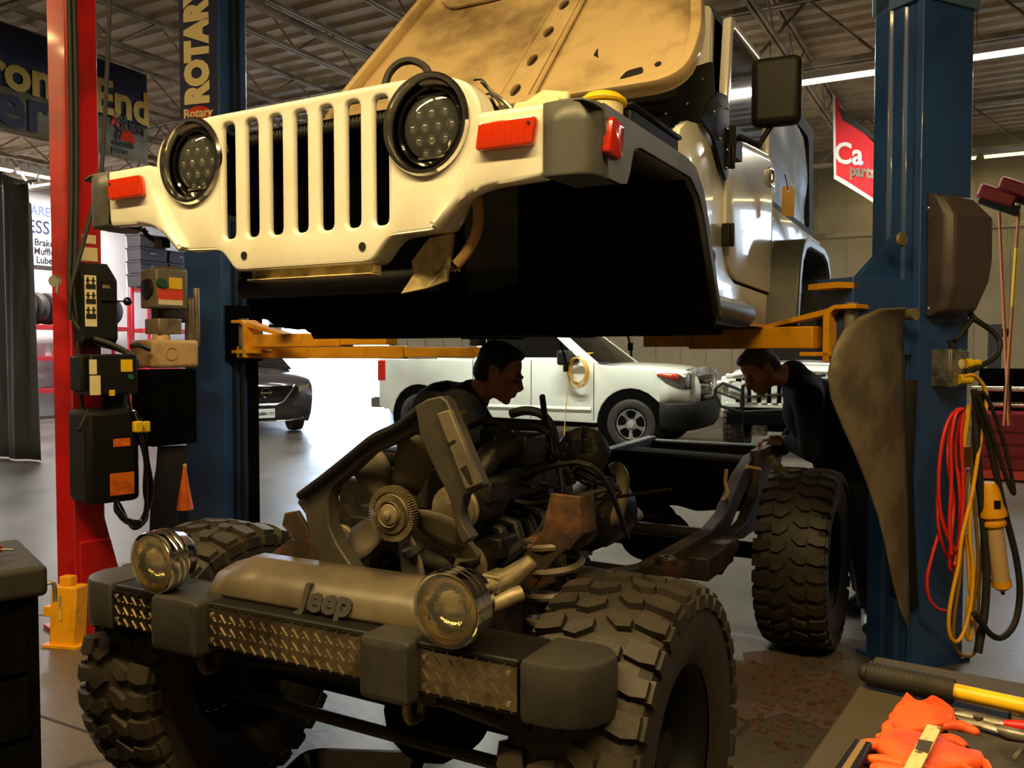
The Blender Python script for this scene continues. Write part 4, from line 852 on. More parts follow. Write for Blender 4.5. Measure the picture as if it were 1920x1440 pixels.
# yellow caged work lamp
wl = Fr(RP.w(*RP.onv(1862, 1000, -.2)), 0)
t = thing('work_lamp', 'yellow handheld work lamp with clear tube, hung head down by the black hoses', 'lamp', wl)
ax = (at(1880, 1105, wl.o.y) - at(1853, 900, wl.o.y)).normalized(); c0 = at(1853, 905, wl.o.y) - wl.o
MB().lathe([(0, 0), (.03, .0), (.042, .03), (.048, .10), (.058, .13), (.058, .15), (.045, .155), (.045, .17), (.05, .175), (.05, .19), (.04, .20)], c0, ax, 20).build('handle', M['yellow'], t)
MB().lathe([(.036, .20), (.036, .45), (.0, .455)], c0, ax, 20).build('lamp_tube', mat('milky_tube', S(190, 160, 120), .25), t)
MB().lathe([(.04, .44), (.04, .47), (.02, .485), (0, .49)], c0, ax, 16).build('end_cap', M['yellow'], t)
MB().disc(c0 + ax * .49, ax, .008, .015, 8).build('hook_stub', M['black'], t)
MB().box(c0 + ax * .09 + Vector((0, -.05, 0)), (.025, .01, .035)).build('switch', M['black'], t)

# ---- far blue post with the sign
LP, wL = post_frame(417, 5.2, 468, 5.36)
ln = LP.loc(at(347, 662, 5.28))
lp = thing('lift_post', 'far blue two-post lift column carrying the white vertical sign lettering', 'lift post', LP)
sec = [(0, 0), (wL, 0), (wL, .06), (.05, .06), (.05, .2), (wL - .05, .2), (wL - .05, .25), (ln.x, .25), (ln.x, ln.y)]
b = MB().prism([(ln.x, ln.y, .012), (0, 0, .012), (wL, 0, .012), (wL + .0, .26, .012), (ln.x + .18, ln.y + .26, .012)], (0, 0, 5.0)); b.build('column', M['blue_paint'], lp, bev=.006)
fa = Fr(at(347, 662, 5.28), 0); dd = LP.w(0, 0, 0) - Vector((fa.o.x, fa.o.y, 0)); fyaw = math.degrees(math.atan2(-dd.y, dd.x)); wA = dd.length
fa = Fr((fa.o.x, fa.o.y, 0), fyaw)      # the sign face: x across, z up
loc_ = lambda p: LP.loc(fa.w(*p))
zs = fa.onv(380, 232, 0).z
MB().add(*plate2d([(.0, zs - .2), (wA, zs - .2), (wA, 4.9), (0, 4.9)], [], .012), fn=lambda p: loc_((p.x, -.008 - p.z, p.y))).build('sign_face', M['navy'], lp)
z0 = fa.onv(382, 196, 0).z; z1 = fa.onv(374, -40, 0).z
vs, fs = text2d('ROTARY', .25, .006, .018, align='LEFT', sx=1.0)
xm = max(v.x for v in vs); k = (fa.onv(380, 2, 0).z - z0) / (xm * .715)
MB().add([loc_((wA * .5 - v.y * .86, -.019 - v.z, z0 + v.x * k * .86)) for v in vs], fs).build('sign_lettering', M['cream'], lp, smooth=0)
zo = fa.onv(380, 214, 0).z
MB().add(*plate2d(circ(wA / 2, zo, .085, 24, .045), [], .008), fn=lambda p: loc_((p.x, -.016 - p.z, p.y))).build('sign_badge', M['label_r'], lp)
vs, fs = text2d('Rotary', .075, .004, .002)
MB().add([loc_((wA * .5 + v.x, -.024 - v.z, zo + v.y)) for v in vs], fs).build('badge_lettering', M['cream'], lp, smooth=0)
b = MB()
for x in (.07, .12): b.bx((x, -.014, .3), (x + .02, 0, 4.9))
b.build('guide_rail', M['black'], lp)
MB().bx((wL - .02, -.02, .012), (wL + .05, .2, 1.9)).build('carriage_channel', M['black_matt'], lp)
cl = LP.onv(455, 632, -.04)
MB().bx((.02, -.05, 1.40), (wL + .06, .18, 1.74)).build('carriage', M['black_matt'], lp)
# power unit on the far post: grey control box, valve block, cream reservoir
q = lambda x, y, v=-.22: LP.onv(x, y, v)
b0, b1 = q(290, 577), q(347, 508); pw = MB().bx((b0.x, -.24, b0.z), (b1.x, -.08, b1.z)).build('control_box', mat('grey_box_paint', S(104, 98, 88), .45), lp, bev=.008)
l0, l1 = q(293, 571), q(338, 547); e = -.243
MB().bx((l0.x, e, l0.z), (l1.x, e + .002, l1.z)).build('label_panel', M['label_w'], pw)
l0, l1 = q(292, 561), q(338, 543); MB().bx((l0.x, e - .001, l0.z), (l1.x, e + .002, l1.z)).build('label_panel', M['label_r'], pw)
l0, l1 = q(313, 544), q(337, 522); MB().bx((l0.x, e - .001, l0.z), (l1.x, e + .002, l1.z)).build('label_panel', M['label_y'], pw)
MB().lathe([(0, -.02), (.025, -.02), (.03, 0)], q(302, 531, -.24), (0, 1, 0), 14).build('push_button', mat('green_button', S(30, 70, 44), .4), pw)
MB().lathe([(0, 0), (.05, .005), (.06, .05), (.06, .1)], (b0.x - .02, -.16, (b0.z + b1.z) / 2), (1, 0, 0), 16).build('motor_end', M['grease'], pw)
m0, m1 = q(305, 582), q(375, 500); MB().bx((m0.x + .05, -.12, m0.z - .06), (m1.x, -.0, m1.z)).build('motor_housing', mat('grey_motor_paint', S(84, 76, 64), .5), lp, bev=.03, seg=3)
m0, m1 = q(302, 626), q(345, 598); MB().bx((m0.x, -.2, m0.z), (m1.x, -.06, m1.z)).tube([q(355, 560, -.1), q(358, 640, -.1)], .025, 10).tube([q(368, 540, -.1), q(370, 650, -.1)], .018, 10).build('valve_block', M['alu'], lp, bev=.006)
m0, m1 = q(277, 690), q(366, 638); rs = MB().bx((m0.x, -.26, m0.z), (m1.x, -.04, m1.z)).lathe([(.05, 0), (.04, .05), (.035, .06)], ((m0.x + m1.x) / 2 - .02, -.15, m1.z), (0, 0, 1), 14).build('oil_reservoir', M['cream_tank'], lp, bev=.02, seg=3)
MB().lathe([(.03, -.003), (.034, -.006), (.038, -.003)], ((m0.x + m1.x) / 2 - .03, -.26, (m0.z + m1.z) / 2), (0, 1, 0), 24).build('reservoir_mark', mat('pale_mark', S(188, 150, 100), .5), rs)
m0, m1 = q(283, 838), q(365, 692); MB().bx((m0.x, -.24, m0.z), (m1.x, -.03, m1.z)).build('tank_shield', M['black_matt'], lp, bev=.01)
MB().prism([q(x, y, -.2) for x, y in ((305, 838), (352, 836), (348, 890), (352, 955), (362, 1050), (288, 1050), (292, 930), (302, 880))], (0, .05, 0)).build('hanging_flap', M['rubber'], lp)
f_l = smooth_path([q(245, 650, -.3), q(262, 648, -.3), q(280, 656, -.28)]); MB().tube(f_l, .012, 8).build('return_hose', M['rubber'], lp)
# orange cone stub tucked behind the flap
cf = Fr(LP.w(*q(347, 955, -.27)), 0)
t = thing('traffic_cone', 'narrow orange cone hanging on the far blue post', 'cone', cf)
MB().lathe([(.045, 0), (.03, .09), (.016, .18), (.008, .235), (0, .24)], (0, 0, 0), (0, 0, 1), 16).build('cone_body', mat('orange_plastic', S(238, 110, 34), .5), t)
MB().lathe([(.0, .236), (.012, .238), (.006, .252), (0, .255)], (0, 0, 0), (0, 0, 1), 12).build('cone_tip', M['label_y'], t)
# far arms
g = 'arms of the far blue post'
arm('lift_outrigger', 'yellow lift arm from the far blue post with its pivot bracket in view', at(466, 640, 5.12), at(735, 652, 4.3), .075, .10, pad=False, bar=True)
arm('lift_outrigger', 'longer dull yellow lift arm passing low behind the bending mechanic', LP.w(.05, .10, 1.455), at(905, 655, 5.0), .075, .10, bar=False, hinge=False)
pf = Fr(at(528, 590, 4.75), 0); t = thing('pad_adapter', 'rusty round lifting pad on a screw stem between far arm and body', 'lift pad', pf)
MB().tube([(0, 0, -.06), (0, 0, .10)], .022, 12).build('screw_stem', M['rust'], t); MB().disc((0, 0, -.07), (0, 0, 1), .07, .014, 18).build('disc', M['black_matt'], t)

# ---- red post on the far left
DP, wD = post_frame(147, 4.28, 190, 4.36)
dn = DP.loc(at(93, 662, 4.38)); LH = 4.6
dp = thing('lift_post', 'tall red lift column at the left with hoses running down its channel', 'lift post', DP)
x0, y0 = DP.loc(at(100, 662, 4.36)).x, DP.loc(at(100, 662, 4.36)).y
MB().prism([(x, y, .012) for x, y in ((x0, y0), (x0 + .085, y0 - .03), (x0 + .10, y0 + .01), (-.03, .03), (-.03, .0), (wD, 0), (wD + .015, .03), (wD + .015, .24), (x0 + .16, y0 + .24))], (0, 0, LH)).build('column', M['red_paint'], dp, bev=.006)
MB().bx((x0 - .02, -.05, 0), (wD + .16, .34, .02)).build('base_plate', M['red_paint'], dp)
MB().prism([(-.02, -.03, .02), (wD + .13, -.03, .02), (wD + .02, -.03, .5), (-.02, -.03, .5)], (0, .04, 0)).prism([(wD, .0, .02), (wD + .14, .0, .02), (wD, .0, .62)], (0, .02, 0)).build('gusset', M['red_paint'], dp, bev=.004)
q = lambda x, y, v=-.05: DP.onv(x, y, v)
b = MB()
for xx, j in ((128, 0), (137, 1)): b.tube(smooth_path([q(xx, -40, .0), q(xx + 4, 120, -.01), q(xx + 6, 300, -.01), q(xx + 4, 450, -.02), q(xx + 2, 540, -.03), q(xx + 10, 600, -.05), q(xx + 40, 630 + 10 * j, -.12), q(xx + 80, 645 + 8 * j, -.2), q(250 - 4 * j, 668, -.25), q(256 - 5 * j, 690, -.25)]), .013, 8)
b.tube(smooth_path([q(205, -40, -.05), q(204, 60, -.05), q(196, 230, -.06), q(188, 330, -.08), q(160, 440, -.1), q(134, 540, -.1), q(130, 600, -.1)]), .011, 8)
b.tube(smooth_path([q(145, 640, -.08), q(150, 720, -.08), q(156, 800, -.1)]), .012, 8)
b.build('hydraulic_hose', M['rubber'], dp)
l0, l1 = q(155, 492), q(194, 352)
MB().bx((l0.x, -.004, l0.z), (l1.x, .0, l1.z)).build('warning_plate', M['red_paint'], dp)
l0, l1 = q(158, 487), q(189, 464); MB().bx((l0.x, -.007, l0.z), (l1.x, -.003, l1.z)).build('warning_label', M['label_w'], dp)
l0, l1 = q(160, 454), q(186, 440); MB().bx((l0.x, -.007, l0.z), (l1.x, -.003, l1.z)).build('warning_label', M['label_w'], dp)
MB().lathe([(0, -.06), (.03, -.06), (.03, -.03), (.02, -.03), (.02, 0)], q(103, 528, .05), (.3, 1, 0), 14).tube([q(108, 530, -.01), q(106, 552, -.01)], .008, 6).build('lock_pin', M['steel'], dp)
# control box on the red post
b0, b1 = q(158, 650, -.14), q(218, 492, -.14)
bxs = MB().prism([(b0.x, -.15, b0.z + .04), (b0.x, -.15, b1.z - .09), (b0.x, -.03, b1.z), (b0.x, 0, b1.z), (b0.x, 0, b0.z), (b0.x, -.10, b0.z)], (b1.x - b0.x, 0, 0)).build('control_box', M['black'], dp, bev=.006)
l0, l1 = q(160, 612, -.15), q(180, 517, -.15)
MB().bx((l0.x, -.153, l0.z), (l1.x, -.149, l1.z)).build('pictogram_label', M['label_w'], bxs)
b = MB(); hh = (l1.z - l0.z); ww = l1.x - l0.x
for r in range(3): b.bx((l0.x + .004, -.155, l1.z - hh * (.22 + .29 * r) - .012), (l1.x - .004, -.152, l1.z - hh * (.22 + .29 * r) + .012))
for r in range(3):
    for c in (.25, .72): b.bx((l0.x + ww * c - .004, -.155, l1.z - hh * (.1 + .29 * r) - .016), (l0.x + ww * c + .004, -.152, l1.z - hh * (.1 + .29 * r) + .016)).bx((l0.x + ww * c - .010, -.155, l1.z - hh * (.1 + .29 * r) - .003), (l0.x + ww * c + .010, -.152, l1.z - hh * (.1 + .29 * r) + .003))
b.build('pictogram', M['ink'], bxs)
MB().bx((q(192, 540, -.15).x, -.153, q(192, 543).z), (q(206, 540, -.15).x, -.149, q(192, 537).z)).build('maker_badge', M['alu'], bxs)
MB().tube([(b0.x + .08, -.155, q(0 + 200, 567).z), (b1.x + .03, -.16, q(200, 566).z)], .004, 6).ball((b1.x + .045, -.16, q(200, 566).z), .022, 8).build('lever', M['black_gloss'], bxs)
# electric box and motor tank lower down, nearer the viewer
b0, b1 = q(170, 742, -.30), q(258, 664, -.30)
eb = MB().bx((b0.x, -.30, b0.z), (b1.x, -.10, b1.z)).bx((b0.x - .03, -.26, b0.z + .02), (b0.x, -.12, b1.z - .01)).build('switch_box', M['black'], dp, bev=.008)
for (xa, ya, xb, yb), m in (((168, 702, 181, 674), 'label_w'), ((169, 741, 188, 704), 'label_w'), ((227, 697, 248, 674), 'label_y'), ((205, 742, 215, 731), 'label_y')):
    a, c = q(xa, ya, -.302), q(xb, yb, -.302); MB().bx((a.x, -.304, a.z), (c.x, -.299, c.z)).build('label_panel', M[m], eb)
MB().lathe([(0, -.01), (.012, -.01), (.014, 0)], q(245, 707, -.30), (0, 1, 0), 12).build('push_button', mat('green_button_dark', S(40, 100, 70), .4), eb)
b0, b1 = q(164, 950, -.28), q(262, 765, -.28)
mt_ = MB().bx((b0.x, -.28, b0.z), (b1.x, -.03, b1.z)).build('oil_tank', M['black'], dp, bev=.03, seg=3)
c = q(215, 760, -.16); MB().tube([(c.x, -.16, b1.z - .02), (c.x, -.16, b1.z + .08)], .06, 18).build('pump_motor', M['black'], dp)
for xa, ya, xb, yb in ((213, 838, 244, 821), (207, 930, 251, 884)):
    a, c = q(xa, ya, -.282), q(xb, yb, -.282); MB().bx((a.x, -.284, a.z), (c.x, -.279, c.z)).build('label_panel', M['label_o'], mt_)
MB().tube([q(166, 768, -.29), q(150, 800, -.33)], .006, 8).build('release_lever', M['chrome'], dp); MB().ball(q(149, 805, -.335), .013, 8).build('lever_knob', M['black'], dp)
for j, xx in enumerate((258, 272)):
    a = q(xx, 800, -.31 + .03 * j); MB().box(a, (.04, .04, .055)).build('plug', M['label_y'], dp, bev=.006)
# black cable coil hung on the red post's tank
random.seed(3); paths = []
for k in range(7):
    o1, o2 = random.uniform(-8, 8), random.uniform(-6, 6)
    paths.append([q(x + dx, y, -.30 + .012 * (k % 4)) for x, y, dx in ((250, 770, 0), (262, 800, o1), (274 + o1 * .4, 860, 0), (278 + o1, 920, 0), (272 + o2, 970, 0), (250, 985 + 1.6 * o2, 0), (224 + o2, 960 + o1, 0), (214 + k, 935, 0))])
paths.append([q(x, y, -.31) for x, y in ((240, 735), (244, 765), (256, 790), (268, 830), (276, 900))])
cord('power_cable', 'black power cable coiled beside the oil tank of the red post', 'cable', paths, .0075, M['black_gloss'], fr=DP)
# yellow swing block at the foot of the red post
yf = Fr(gnd(119, 1214), 12)
t = thing('lift_block', 'yellow painted steel block standing at the foot of the red post', 'steel block', yf)
MB().prism([(x, 0, z) for x, z in ((-.085, .0), (.06, .0), (.078, .30), (-.065, .30))], (0, .09, 0)).build('plate', M['yellow'], t, bev=.008)
MB().bx((-.035, .02, .30), (.03, .07, .345)).build('tab', M['yellow'], t, bev=.004)
MB().tube([(-.01, -.004, .14), (-.012, -.004, .26)], .006, 6).build('groove', M['tan_dirty'], t)
MB().bx((-.13, .02, .14), (-.06, .06, .19)).build('side_lug', M['yellow'], t, bev=.004)
MB().bx((-.11, -.02, 0), (.09, .12, .012)).build('foot', M['yellow'], t)
# ================================================================ two mechanics
M['skin'] = mat('skin', S(196, 140, 108), .55, col2=S(176, 118, 90), scale=20)
M['shirt_dark'] = mat('dark_work_shirt', S(30, 31, 38), .85, col2=S(22, 23, 28), scale=8, bump=.2, bscale=25, spec=.2)
M['trousers_dark'] = mat('dark_work_trousers', S(26, 26, 30), .9, bump=.2, bscale=25, spec=.2)
M['hair'] = mat('dark_brown_hair', S(32, 24, 18), .6, bump=.6, bscale=120, spec=.3); M['hair_grey'] = mat('greying_hair', S(84, 76, 70), .6, bump=.6, bscale=120)
M['boot'] = mat('black_boot', S(24, 22, 20), .5)
def fuse(o, vox=.007, it=3):
    q = o.modifiers.new('fuse', 'REMESH'); q.mode = 'VOXEL'; q.voxel_size = vox; q.use_smooth_shade = True
    if it: q = o.modifiers.new('smooth', 'SMOOTH'); q.factor = .5; q.iterations = it
    return o
def person(label, J, f, up, hair_m, place_at):
    """J: joints in world space; f/up: where the face points"""
    base = Vector(place_at); rt = thing('person', label, 'person', loc=base)
    L = {k: (Vector(v) - base) for k, v in J.items()}
    f = Vector(f).normalized(); r = f.cross(Vector(up)).normalized(); u = r.cross(f)
    hc = L['head']; H = lambda p: hc + r * p.x + f * p.y + u * p.z
    b = MB()
    def limb(ks, rs, n=12):
        pts, rr = [], []
        for i in range(len(ks) - 1):
            for t in (0, .34, .67): pts.append(L[ks[i]].lerp(L[ks[i + 1]], t)); rr.append(rs[i] + (rs[i + 1] - rs[i]) * t)
        pts.append(L[ks[-1]]); rr.append(rs[-1]); return pts, rr
    def add(bb, ks, rs, balls=True):
        p, q = limb(ks, rs); bb.tube(p, q, 12)
        if balls:
            for k, rad in zip(ks, rs): bb.ball(L[k], rad, 8)
    add(b, ('pelvis', 'waist', 'chest', 'neck'), (.145, .135, .155, .07)); b.tube([L['neck'], H(Vector((0, -.02, -.06)))], [.058, .055], 12)
    for s in ('l', 'r'):
        add(b, (s + 'sh', s + 'el', s + 'wr'), (.062, .046, .031)); b.tube([L['chest'].lerp(L['neck'], .6), L[s + 'sh']], [.09, .065], 12)
        add(b, (s + 'hip', s + 'kn', s + 'an'), (.095, .062, .045)); b.tube([L['pelvis'], L[s + 'hip']], [.12, .095], 10)
        # hand: palm, four fingers of different length, thumb from the side of the palm
        w, hd_ = L[s + 'wr'], (L[s + 'ha'] - L[s + 'wr']).normalized(); dn = Vector((0, 0, -1)); sd = hd_.cross(dn).normalized(); pn = hd_.cross(sd)
        pm = w + hd_ * .055
        b.ball(pm, (.03, .03, .03), 8); b.tube([w, w + hd_ * .05, w + hd_ * .09], [.028, .036, .034], 10, sq=.6)
        for k, (o_, l_) in enumerate(((-.030, .070), (-.010, .080), (.011, .076), (.031, .058))):
            a = w + hd_ * .09 + sd * o_; c = a + hd_ * l_ * .45 + pn * -.004; d = c + hd_ * l_ * .22 - pn * l_ * .32; e = d - pn * l_ * .26 - hd_ * l_ * .06
            b.tube([a - hd_ * .02, a, c, d, e], [.0095, .0095, .009, .0085, .007], 8); b.ball(e, .007, 5)
        tb = w + hd_ * .035 + sd * -.03; b.tube([tb, tb + sd * -.022 + hd_ * .025 - pn * .012, tb + sd * -.024 + hd_ * .052 - pn * .024, tb + sd * -.018 + hd_ * .07 - pn * .034], [.013, .0115, .010, .008], 8)
    # head
    for c, q, n in (((0, -.015, .035), (.074, .094, .082), 12), ((0, .02, -.03), (.062, .068, .078), 12), ((0, .052, -.083), (.036, .034, .028), 10), ((0, .072, -.098), (.02, .018, .016), 8), ((0, .078, .018), (.05, .016, .014), 8), ((0, .083, -.048), (.03, .014, .026), 8)):
        b.ball(c, q, n, fn=H)
    b.tube([H(Vector((0, .082, .012))), H(Vector((0, .100, -.014))), H(Vector((0, .112, -.030)))], [.011, .012, .013], 8); b.ball((0, .098, -.034), (.019, .016, .010), 8, fn=H)
    b.ball((0, .092, -.058), (.022, .010, .006), 6, fn=H); b.ball((0, .090, -.069), (.019, .011, .007), 6, fn=H)
    for s in (-1, 1):
        b.ball((s * .075, -.012, -.012), (.010, .022, .032), 8, fn=H); b.ball((s * .045, .05, -.035), (.024, .028, .026), 8, fn=H)
    fuse(b.build('body', M['skin'], rt), .006, 3)
    for s in (-1, 1):
        MB().ball((s * .031, .083, -.004), (.012, .010, .007), 8, fn=H).build('eye', M['ink'], rt)
        MB().tube([H(Vector((s * .016, .092, .016))), H(Vector((s * .034, .090, .022))), H(Vector((s * .052, .074, .016)))], .004, 6).build('eyebrow', hair_m, rt)
    b = MB().ball((0, -.027, .050), (.079, .094, .078), 14, fn=H).ball((0, -.062, -.005), (.068, .055, .07), 12, fn=H).ball((0, .012, .098), (.056, .058, .026), 10, fn=H)
    for s in (-1, 1): b.ball((s * .064, -.006, .036), (.013, .03, .05), 8, fn=H)
    fuse(b.build('hair', hair_m, rt), .007, 2)
    b = MB(); add(b, ('pelvis', 'waist', 'chest', 'neck'), (.158, .152, .172, .072)); nk = (L['neck'] - L['chest']).normalized()
    b.tube([L['neck'] - nk * .03, L['neck'] + nk * .025], [.078, .074], 14)
    for s in ('l', 'r'):
        add(b, (s + 'sh', s + 'el'), (.080, .064)); e, w = L[s + 'el'], L[s + 'wr']; b.tube([e, e.lerp(w, .45), e.lerp(w, .93)], [.064, .054, .044], 12); b.tube([L['chest'].lerp(L['neck'], .55), L[s + 'sh']], [.11, .082], 12)
    fuse(b.build('shirt', M['shirt_dark'], rt), .012, 4)
    b = MB()
    for s in ('l', 'r'): add(b, (s + 'hip', s + 'kn'), (.112, .082)); k, a = L[s + 'kn'], L[s + 'an']; b.tube([k, k.lerp(a, .5), k.lerp(a, .97)], [.082, .075, .07], 12); b.tube([L['pelvis'], L[s + 'hip']], [.15, .112], 12)
    b.ball(L['pelvis'], .152, 10); fuse(b.build('trousers', M['trousers_dark'], rt), .012, 3)
    for s in ('l', 'r'):
        a = L[s + 'an']; t = L[s + 'to']; d = (t - a); d.z = 0; d = d.normalized()
        bb = MB().tube([Vector((a.x, a.y, .045)) - d * .07, Vector((a.x, a.y, .05)), Vector((a.x, a.y, .05)) + d * .10, Vector((a.x, a.y, .04)) + d * .18], [.045, .052, .05, .036], 12).tube([Vector((a.x, a.y, .05)), a], [.055, .055], 12)
        fuse(bb.build('boot', M['boot'], rt), .01, 2)
    return rt
# the man bending over the far side of the engine, face in profile
g_ = lambda x, y, Y: at(x, y, Y)
pel = g_(798, 880, 3.95)
J = dict(pelvis=pel, waist=g_(806, 838, 3.86), chest=g_(838, 786, 3.72), neck=g_(888, 742, 3.62), head=g_(938, 699, 3.58),
         lsh=g_(862, 772, 3.50), lel=g_(884, 838, 3.42), lwr=g_(935, 868, 3.42), lha=g_(965, 872, 3.42),
         rsh=g_(868, 752, 3.86), rel=g_(905, 800, 3.90), rwr=g_(955, 838, 3.84), rha=g_(985, 850, 3.8),
         lhip=pel + Vector((-.01, -.10, -.05)), lkn=Vector((pel.x - .02, pel.y - .10, .5)), lan=Vector((pel.x - .10, pel.y - .10, .1)), lto=Vector((pel.x + .1, pel.y - .14, .03)),
         rhip=pel + Vector((.03, .10, -.05)), rkn=Vector((pel.x + .04, pel.y + .12, .5)), ran=Vector((pel.x - .04, pel.y + .14, .1)), rto=Vector((pel.x + .16, pel.y + .1, .03)))
person('person in dark work shirt bending over the engine with face in profile', J, (.90, -.16, -.40), (.4, 0, .92), M['hair'], (pel.x, pel.y, 0))
# the man stooping beside the rear tyre, a hand on the frame
pel = g_(1592, 900, 4.62)
hand = C.w(.43, 3.16, .96)
J = dict(pelvis=pel, waist=g_(1574, 850, 4.56), chest=g_(1530, 770, 4.46), neck=g_(1486, 700, 4.46), head=g_(1424, 694, 4.44),
         lsh=g_(1515, 745, 4.28), lel=g_(1524, 845, 4.36), lwr=hand + Vector((.13, -.05, .015)), lha=hand + Vector((.05, -.02, .02)),
         rsh=g_(1500, 725, 4.64), rel=g_(1500, 800, 4.78), rwr=g_(1458, 850, 4.86), rha=g_(1440, 850, 4.9),
         lhip=pel + Vector((.02, -.10, -.05)), lkn=Vector((1.86, 4.50, .5)), lan=Vector((1.90, 4.46, .1)), lto=Vector((1.84, 4.34, .03)),
         rhip=pel + Vector((.02, .10, -.05)), rkn=Vector((1.92, 4.76, .5)), ran=Vector((2.0, 4.78, .1)), rto=Vector((1.85, 4.7, .03)))
person('person in black stooping by the rear tyre with one hand on the frame', J, (-.72, -.16, -.66), (-.62, 0, .78), M['hair_grey'], (pel.x, pel.y, 0))
# ================================================================ parked pickup and other things at the back
M['truck_white'] = mat('white_pickup_paint', S(226, 230, 222), .2, coat=.9, col2=S(214, 218, 208), scale=1.5)
tg_ = gnd(1182, 847); TK = Fr((tg_.x, tg_.y, 0), 27)
tk_ = thing('pickup_truck', 'white pickup truck with yellow hose on its mirror, parked behind the chassis', 'pickup truck', TK)
W2 = 1.96
# x forward, y away (0 = near flank), z up.  Lower body as cross-sections along x
def arch(cx, r=.53, z0=.46, n=12): return [(cx + r * cos(t), .40 + r * sin(t)) for t in [pi * k / n for k in range(n, -1, -1)]]
low = [(-4.50, .55), (-4.30, .50)] + arch(-3.70) + [(-3.10, .44), (-.62, .40)] + arch(0)[:-4] + [(.47, .70)]
top = [(.48, .72), (.48, 1.185), (.35, 1.205), (-.45, 1.27), (-.56, 1.29), (-2.62, 1.34), (-2.68, 1.33), (-4.50, 1.36)]
o = low + [(.98, .5)] + top
o = low + top
MB().add(*plate2d(o, [], .10, .012, 2), fn=lambda p: Vector((p.x, .05 + p.z, p.y))).add(*plate2d(o, [], .10, .012, 2), fn=lambda p: Vector((p.x, W2 - .05 + p.z, p.y))).build('body_side', M['truck_white'], tk_, smooth=50)
# hood with a raised crown
rows = []
for x, z in ((-.50, 1.30), (-.2, 1.305), (.2, 1.29), (.55, 1.255), (.76, 1.20), (.88, 1.15)):
    rows.append([(x - abs(t - .5) ** 2 * (.9 if x > .5 else .4), .02 + (W2 - .04) * t, z - .08 * abs(2 * t - 1) ** 3) for t in [i / 12 for i in range(13)]])
MB().grid(rows).build('hood', M['truck_white'], tk_, smooth=80, solid=.03, off=-1)
# cab
cab = [(-.52, 1.29), (-1.28, 1.86), (-1.5, 1.92), (-2.45, 1.90), (-2.62, 1.84), (-2.66, 1.33)]
ins = [(-.86, 1.38), (-1.38, 1.80), (-2.45, 1.82), (-2.52, 1.38)]
b = MB()

for y, s in ((.06, 1), (W2 - .06, -1)):
    b.add(*plate2d(cab, [ins], .07, .015), fn=lambda p, y=y, s=s: Vector((p.x, y + p.z + s * (p.y - 1.3) * .22, p.y)))
b.rings([[(x, .16 + .12, z), (x, W2 - .16 - .12, z), (x, W2 - .28, z - .05), (x, .28, z - .05)] for x, z in ((-1.24, 1.86), (-1.5, 1.93), (-2.45, 1.91), (-2.62, 1.85))])
b.build('cab', M['truck_white'], tk_, smooth=50)
MB().grid([[(-.56, .12, 1.31), (-.50, W2 / 2, 1.31), (-.56, W2 - .12, 1.31)], [(-1.27, .24, 1.85), (-1.2, W2 / 2, 1.87), (-1.27, W2 - .24, 1.85)]]).build('windshield', M['glass_dark'], tk_)
for y, s in ((.06, 1), (W2 - .06, -1)): MB().add(*plate2d(ins, [], .01), fn=lambda p, y=y, s=s: Vector((p.x, y + p.z + s * (p.y - 1.3) * .22, p.y))).build('side_window', M['glass_dark'], tk_)
MB().tube([(-.62, .06, 1.33), (-1.26, .2, 1.83)], .025, 8).build('pillar', M['truck_white'], tk_)
MB().bx((-.75, .15, 1.36), (-.72, .35, 1.46)).build('windshield_sticker', M['label_y'], tk_)
# door gaps, belt, rocker
b = MB()
for x, z0, z1 in ((-.58, .44, 1.29), (-1.62, .44, 1.34), (-2.66, .46, 1.34)): b.bx((x - .006, -.002, z0), (x + .006, .004, z1))
b.build('door_gap', M['ink'], tk_)
MB().tube([(-.62, -.005, .62), (-2.9, -.005, .62)], .035, 8, sq=.4).build('door_crease', M['truck_white'], tk_)
MB().bx((-3.0, .04, .33), (-.58, .3, .43)).build('rocker', M['black_matt'], tk_)
MB().bx((-4.4, .1, .95), (-2.7, W2 - .1, 1.0)).bx((-4.5, .02, .6), (-4.42, W2 - .02, 1.34)).bx((-2.72, .06, .9), (-2.68, W2 - .06, 1.36)).build('cargo_bed', M['truck_white'], tk_)
MB().bx((-4.46, .1, .50), (-.5, W2 - .1, .62)).bx((-.7, .08, .5), (.7, W2 - .08, 1.1)).build('underbody', M['black_matt'], tk_)
for x in (-3.7, 0): MB().tube([(x, .02, .40), (x, .35, .40)], .525, 28).build('wheel_well', M['black_matt'], tk_)
MB().bx((-4.53, -.004, .98), (-4.36, .08, 1.33)).build('tail_lamp', M['red_lens'], tk_, bev=.015)
MB().bx((-4.72, .06, .52), (-4.5, W2 - .06, .70)).build('rear_bumper', M['chrome'], tk_, bev=.02)
# nose
nose = [(.44, .0), (.58, .012), (.69, .05), (.78, .13), (.84, .27), (.875, .48), (.89, .98)]; nose += [(x, W2 - y) for x, y in nose[-2::-1]]
off_ = lambda i, d: (nose[i][0] + d * (.3 if i in (0, 14) else .8), nose[i][1] + (-d if i < 5 else d if i > 7 else 0))
MB().rings([[(x - k, y, z) for x, y in nose] for z, k in ((.70, .0), (.95, .0), (1.10, .02), (1.19, .05))], False, False).build('nose', M['truck_white'], tk_, smooth=70, solid=.02)
MB().rings([[(off_(i, .05 - k)[0], off_(i, .05 - k)[1], z) for i in range(len(nose))] for z, k in ((.34, .09), (.42, .02), (.56, .0), (.70, .0), (.73, .02))], False, False).build('front_bumper', M['black'], tk_, smooth=60, solid=.05)
MB().bx((.40, .12, .45), (.78, W2 - .12, 1.1)).build('engine_bay', M['black_matt'], tk_)
